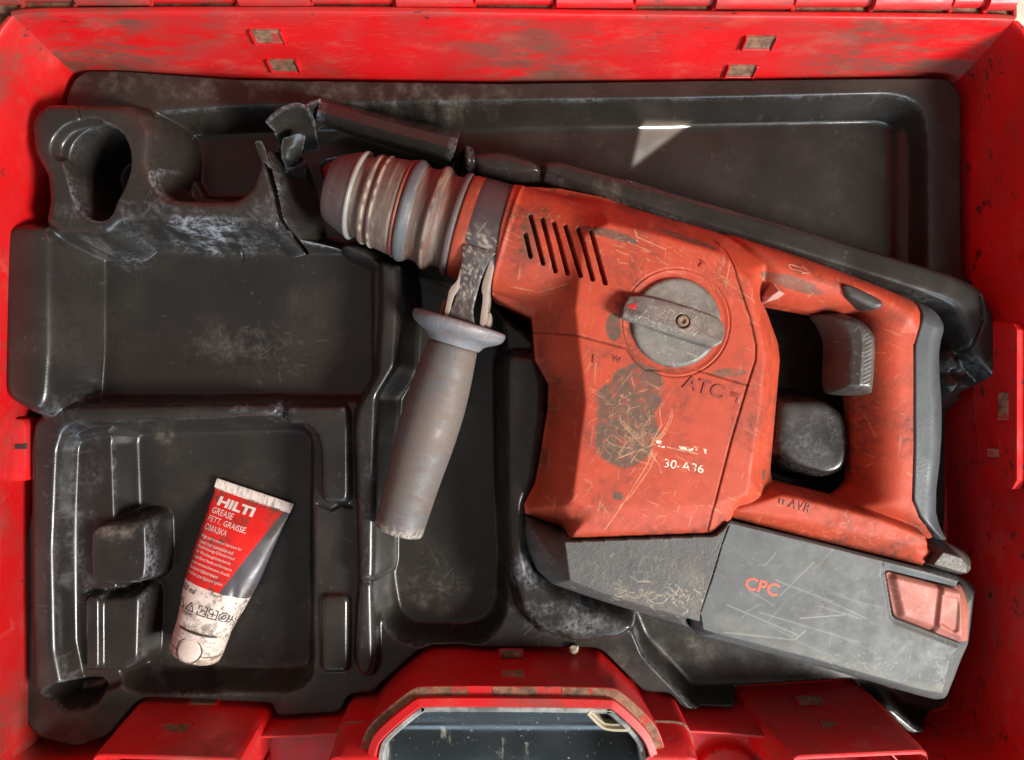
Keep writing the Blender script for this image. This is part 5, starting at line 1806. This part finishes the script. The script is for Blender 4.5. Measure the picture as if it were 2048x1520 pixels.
M['seam'] = m_plain('dirt_in_gap', (0.05, 0.035, 0.025), .8, 600, .6)
th = np.linspace(0, 2 * math.pi, 73)
for r0_, nm in ((7.1, 'tab_gap'),):
    V, F = [], []
    for a in th:
        for r in (r0_, r0_ + .55):
            aa, bb_ = r * math.cos(a), cw * .55 + r * math.sin(a)
            p = co[:2] + td * bb_ + tn * aa
            V.append((p[0], p[1], cz + math.sqrt(max(15.75 ** 2 - aa * aa, 0)) + .02))
    F = [(2 * i, 2 * i + 1, 2 * i + 3, 2 * i + 2) for i in range(72)]
    mesh(nm, V, F, cap, M['seam'], smooth=False)
lathe('cap_gap', tuple(co), ch, [(-.9, 15.2), (-.6, 15.45), (.0, 15.45), (.2, 15.0)], cap, M['seam'], 90, cap=False)
lathe('parting_line', tuple(co), ch, [(cw * .55 + 1.5, 15.2), (cw * .55 + 1.55, 15.62), (cw * .55 + 1.8, 15.62), (cw * .55 + 1.85, 15.2)], cap, M['seam'], 90, cap=False)
M['ink'] = m_plain('ink_black', (0.03, 0.025, 0.022), .5)
M['wink'] = m_plain('ink_white', (0.78, 0.66, 0.60), .5, 300, .3)


def tube_text(txt, a, b, hmm, mat, bold=0.0, shear=0.0, wmm=None, left=True, name='lettering'):
    """text printed on the tube: a across (left edge), b along (centre line), cap height in mm"""
    V, F = text_mesh(txt, 1.0, 0, bold, shear)
    if not len(V):
        return
    x0, x1 = V[:, 0].min(), V[:, 0].max()
    y0, y1 = V[:, 1].min(), V[:, 1].max()
    k = hmm / (y1 - y0)
    kx = k if wmm is None else wmm / (x1 - x0)
    A = a + (V[:, 0] - (x0 if left else (x0 + x1) / 2)) * kx
    B = b - (V[:, 1] - (y0 + y1) / 2) * k
    zt = tube_top(A, B) + .16
    dent = tube_dent(A, B)
    P_ = [tp(a_, b_, z_) for a_, b_, z_ in zip(A, B, zt + dent)]
    return mesh(name, P_, F, tb, mat, smooth=False)


u_ = TL / 100
tube_text('HILTI', -18.5, 11.8 * u_, 5.2, M['wink'], .045, 0, 23, True)
tube_text('GREASE', -19.5, 17.6 * u_, 3.4, M['wink'], 0, 0, 13.6)
tube_text('FETT, GRAISSE,', -19.5, 22.6 * u_, 3.6, M['wink'], 0, 0, 24.5)
tube_text('СМАЗКА', -19.2, 27.3 * u_, 3.4, M['wink'], 0, 0, 14)
for i, s_ in enumerate(('High performance lubricant for', 'insert tool connection end', 'Hochleistungs-Schmiermittel', 'für Werkzeugeinsteckende', 'Lubrifiant haute performance', 'pour emmanchements d\'outils', 'Высокоэффективная', 'смазка для буров и зубил')):
    tube_text(s_, -19.0 + .05 * i, (33.2 + 3.05 * i) * u_, 2.2, M['wink'], -.004, 0, (26, 22, 24, 23, 25, 25, 19, 23)[i])
tube_text('50 ml', -18.6, 63.0 * u_, 3.2, M['ink'], .01, .2)
tube_text('HDPE', -11.0, 75.6 * u_, 1.6, M['ink'])
tube_text('2', -8.9, 71.6 * u_, 2.0, M['ink'])
tube_text('PS', -1.8, 71.8 * u_, 2.6, M['ink'], 0, .2)
tube_text('EAC', 13.6, 72.4 * u_, 4.2, M['ink'], .01, 0, 5.0)


def tube_line(pts, w, mat, name='symbol'):
    """thin printed stroke along (a,b) points, closed flat ribbon on the surface"""
    p = resample(pts, max(len(pts) * 6, 12))
    t_ = np.gradient(p, axis=0)
    t_ /= np.linalg.norm(t_, axis=1)[:, None] + 1e-9
    n = np.stack([-t_[:, 1], t_[:, 0]], 1) * w / 2
    L_, R_ = p + n, p - n
    V = [tp(a, b, float(tube_top(np.array(a), np.array(b)) + tube_dent(a, b)) + .16) for a, b in np.concatenate([L_, R_])]
    m = len(p)
    F = [(i, i + 1, m + i + 1, m + i) for i in range(m - 1)]
    return mesh(name, V, F, tb, mat, smooth=False)


yb = 71.5 * u_
tube_line([(-10.8, yb + 2.2), (-8.3, yb - 2.6), (-5.7, yb + 2.2), (-10.8, yb + 2.2)], .55, M['ink'])
tube_line([(-16.5, yb + 2.6), (-16.0, yb - 2.4), (-12.4, yb + 2.4), (-16.5, yb + 2.6)], .5, M['ink'])
for cx in (-.6, 5.6):
    tube_line([(cx + .8, yb - 2.5), (cx + 2.5, yb - 2.5), (cx + 2.5, yb + 2.5), (cx - 2.5, yb + 2.5), (cx - 2.5, yb + .6)], .55, M['ink'])
    tube_line([(cx - 2.5, yb - .6), (cx - 2.5, yb - 2.5), (cx - .6, yb - 2.5)], .55, M['ink'])
tube_line([(5.6, yb - 1.6), (5.6, yb + 1.6)], .6, M['ink'])
tube_line([(3.9, yb), (7.3, yb)], .6, M['ink'])
th = np.linspace(0, 2 * math.pi, 30)
tube_line(list(zip(11.8 + 2.5 * np.cos(th), yb + .2 + 2.5 * np.sin(th))), .5, M['ink'])
tube_line([(10.6, yb + 1.2), (11.4, yb - .6), (13.0, yb - 1.2)], .9, M['ink'])
tube_line([(11.0, yb + 1.6), (12.4, yb + .9), (13.0, yb - .2)], .8, M['ink'])

# crumb of mortar on the edge of the tray
cx, cy = W(1148, 1297, -16)
r_ = np.random.default_rng(9)
V, F = [], []
for i in range(7):
    ph = math.pi * i / 6
    for k in range(9):
        a = 2 * math.pi * k / 9
        rr = (1 + .45 * (r_.random() - .5)) * 2.7
        V.append((cx + rr * math.sin(ph) * math.cos(a), cy + rr * math.sin(ph) * math.sin(a), -15.6 + rr * .9 * math.cos(ph)))
for i in range(6):
    for k in range(9):
        F.append((i * 9 + k, (i + 1) * 9 + k, (i + 1) * 9 + (k + 1) % 9, i * 9 + (k + 1) % 9))
cr_ = mesh('mortar_crumb', V, F, None, m_plain('mortar_tan', (0.34, 0.27, 0.20), .9, 900, .8), sharp=20)
cr_['label'], cr_['category'] = 'small tan crumb of mortar on the tray edge above the carry handle arch', 'crumb'

# ------------------------------------------------------------------ sun patch cut to a triangle by a mask in the lamp
tri_px = [(1284, 240), (1386, 243), (1263, 336)]
T = [Vector([c * MM for c in V3(u, v, -42)]) for u, v in tri_px]
cen = (T[0] + T[1] + T[2]) / 3
aim(spot, cen)
Rm = spot.rotation_euler.to_matrix()
loc = [Rm.transposed() @ (p - Vector(spot.location)) for p in T]
q = [(p.x / -p.z, p.y / -p.z) for p in loc]
spot_d.use_nodes = True
nt = spot_d.node_tree
em = nt.nodes['Emission']
tc = nt.nodes.new('ShaderNodeTexCoord')
sx_ = nt.nodes.new('ShaderNodeSeparateXYZ')
nt.links.new(tc.outputs['Normal'], sx_.inputs[0])


def nmath(op, a, b):
    n = nt.nodes.new('ShaderNodeMath')
    n.operation = op
    for s_, v in ((n.inputs[0], a), (n.inputs[1], b)):
        if isinstance(v, (int, float)):
            s_.default_value = v
        else:
            nt.links.new(v, s_)
    return n.outputs[0]


az = nmath('ABSOLUTE', sx_.outputs[2], 0)
X_, Y_ = nmath('DIVIDE', sx_.outputs[0], az), nmath('DIVIDE', sx_.outputs[1], az)
m = None
cqx, cqy = sum(p[0] for p in q) / 3, sum(p[1] for p in q) / 3
for (ax_, ay_), (bx2, by2) in zip(q, q[1:] + q[:1]):
    nx2, ny2 = -(by2 - ay_), bx2 - ax_
    l = math.hypot(nx2, ny2)
    nx2, ny2 = nx2 / l, ny2 / l
    if (cqx - ax_) * nx2 + (cqy - ay_) * ny2 < 0:
        nx2, ny2 = -nx2, -ny2
    d = nmath('ADD', nmath('MULTIPLY', X_, nx2), nmath('ADD', nmath('MULTIPLY', Y_, ny2), -(ax_ * nx2 + ay_ * ny2)))
    st_ = nt.nodes.new('ShaderNodeMapRange')
    st_.interpolation_type = 'SMOOTHSTEP'
    nt.links.new(d, st_.inputs[0])
    st_.inputs[1].default_value, st_.inputs[2].default_value = -.0008, .0018
    m = st_.outputs[0] if m is None else nmath('MULTIPLY', m, st_.outputs[0])
nt.links.new(m, em.inputs['Strength'])
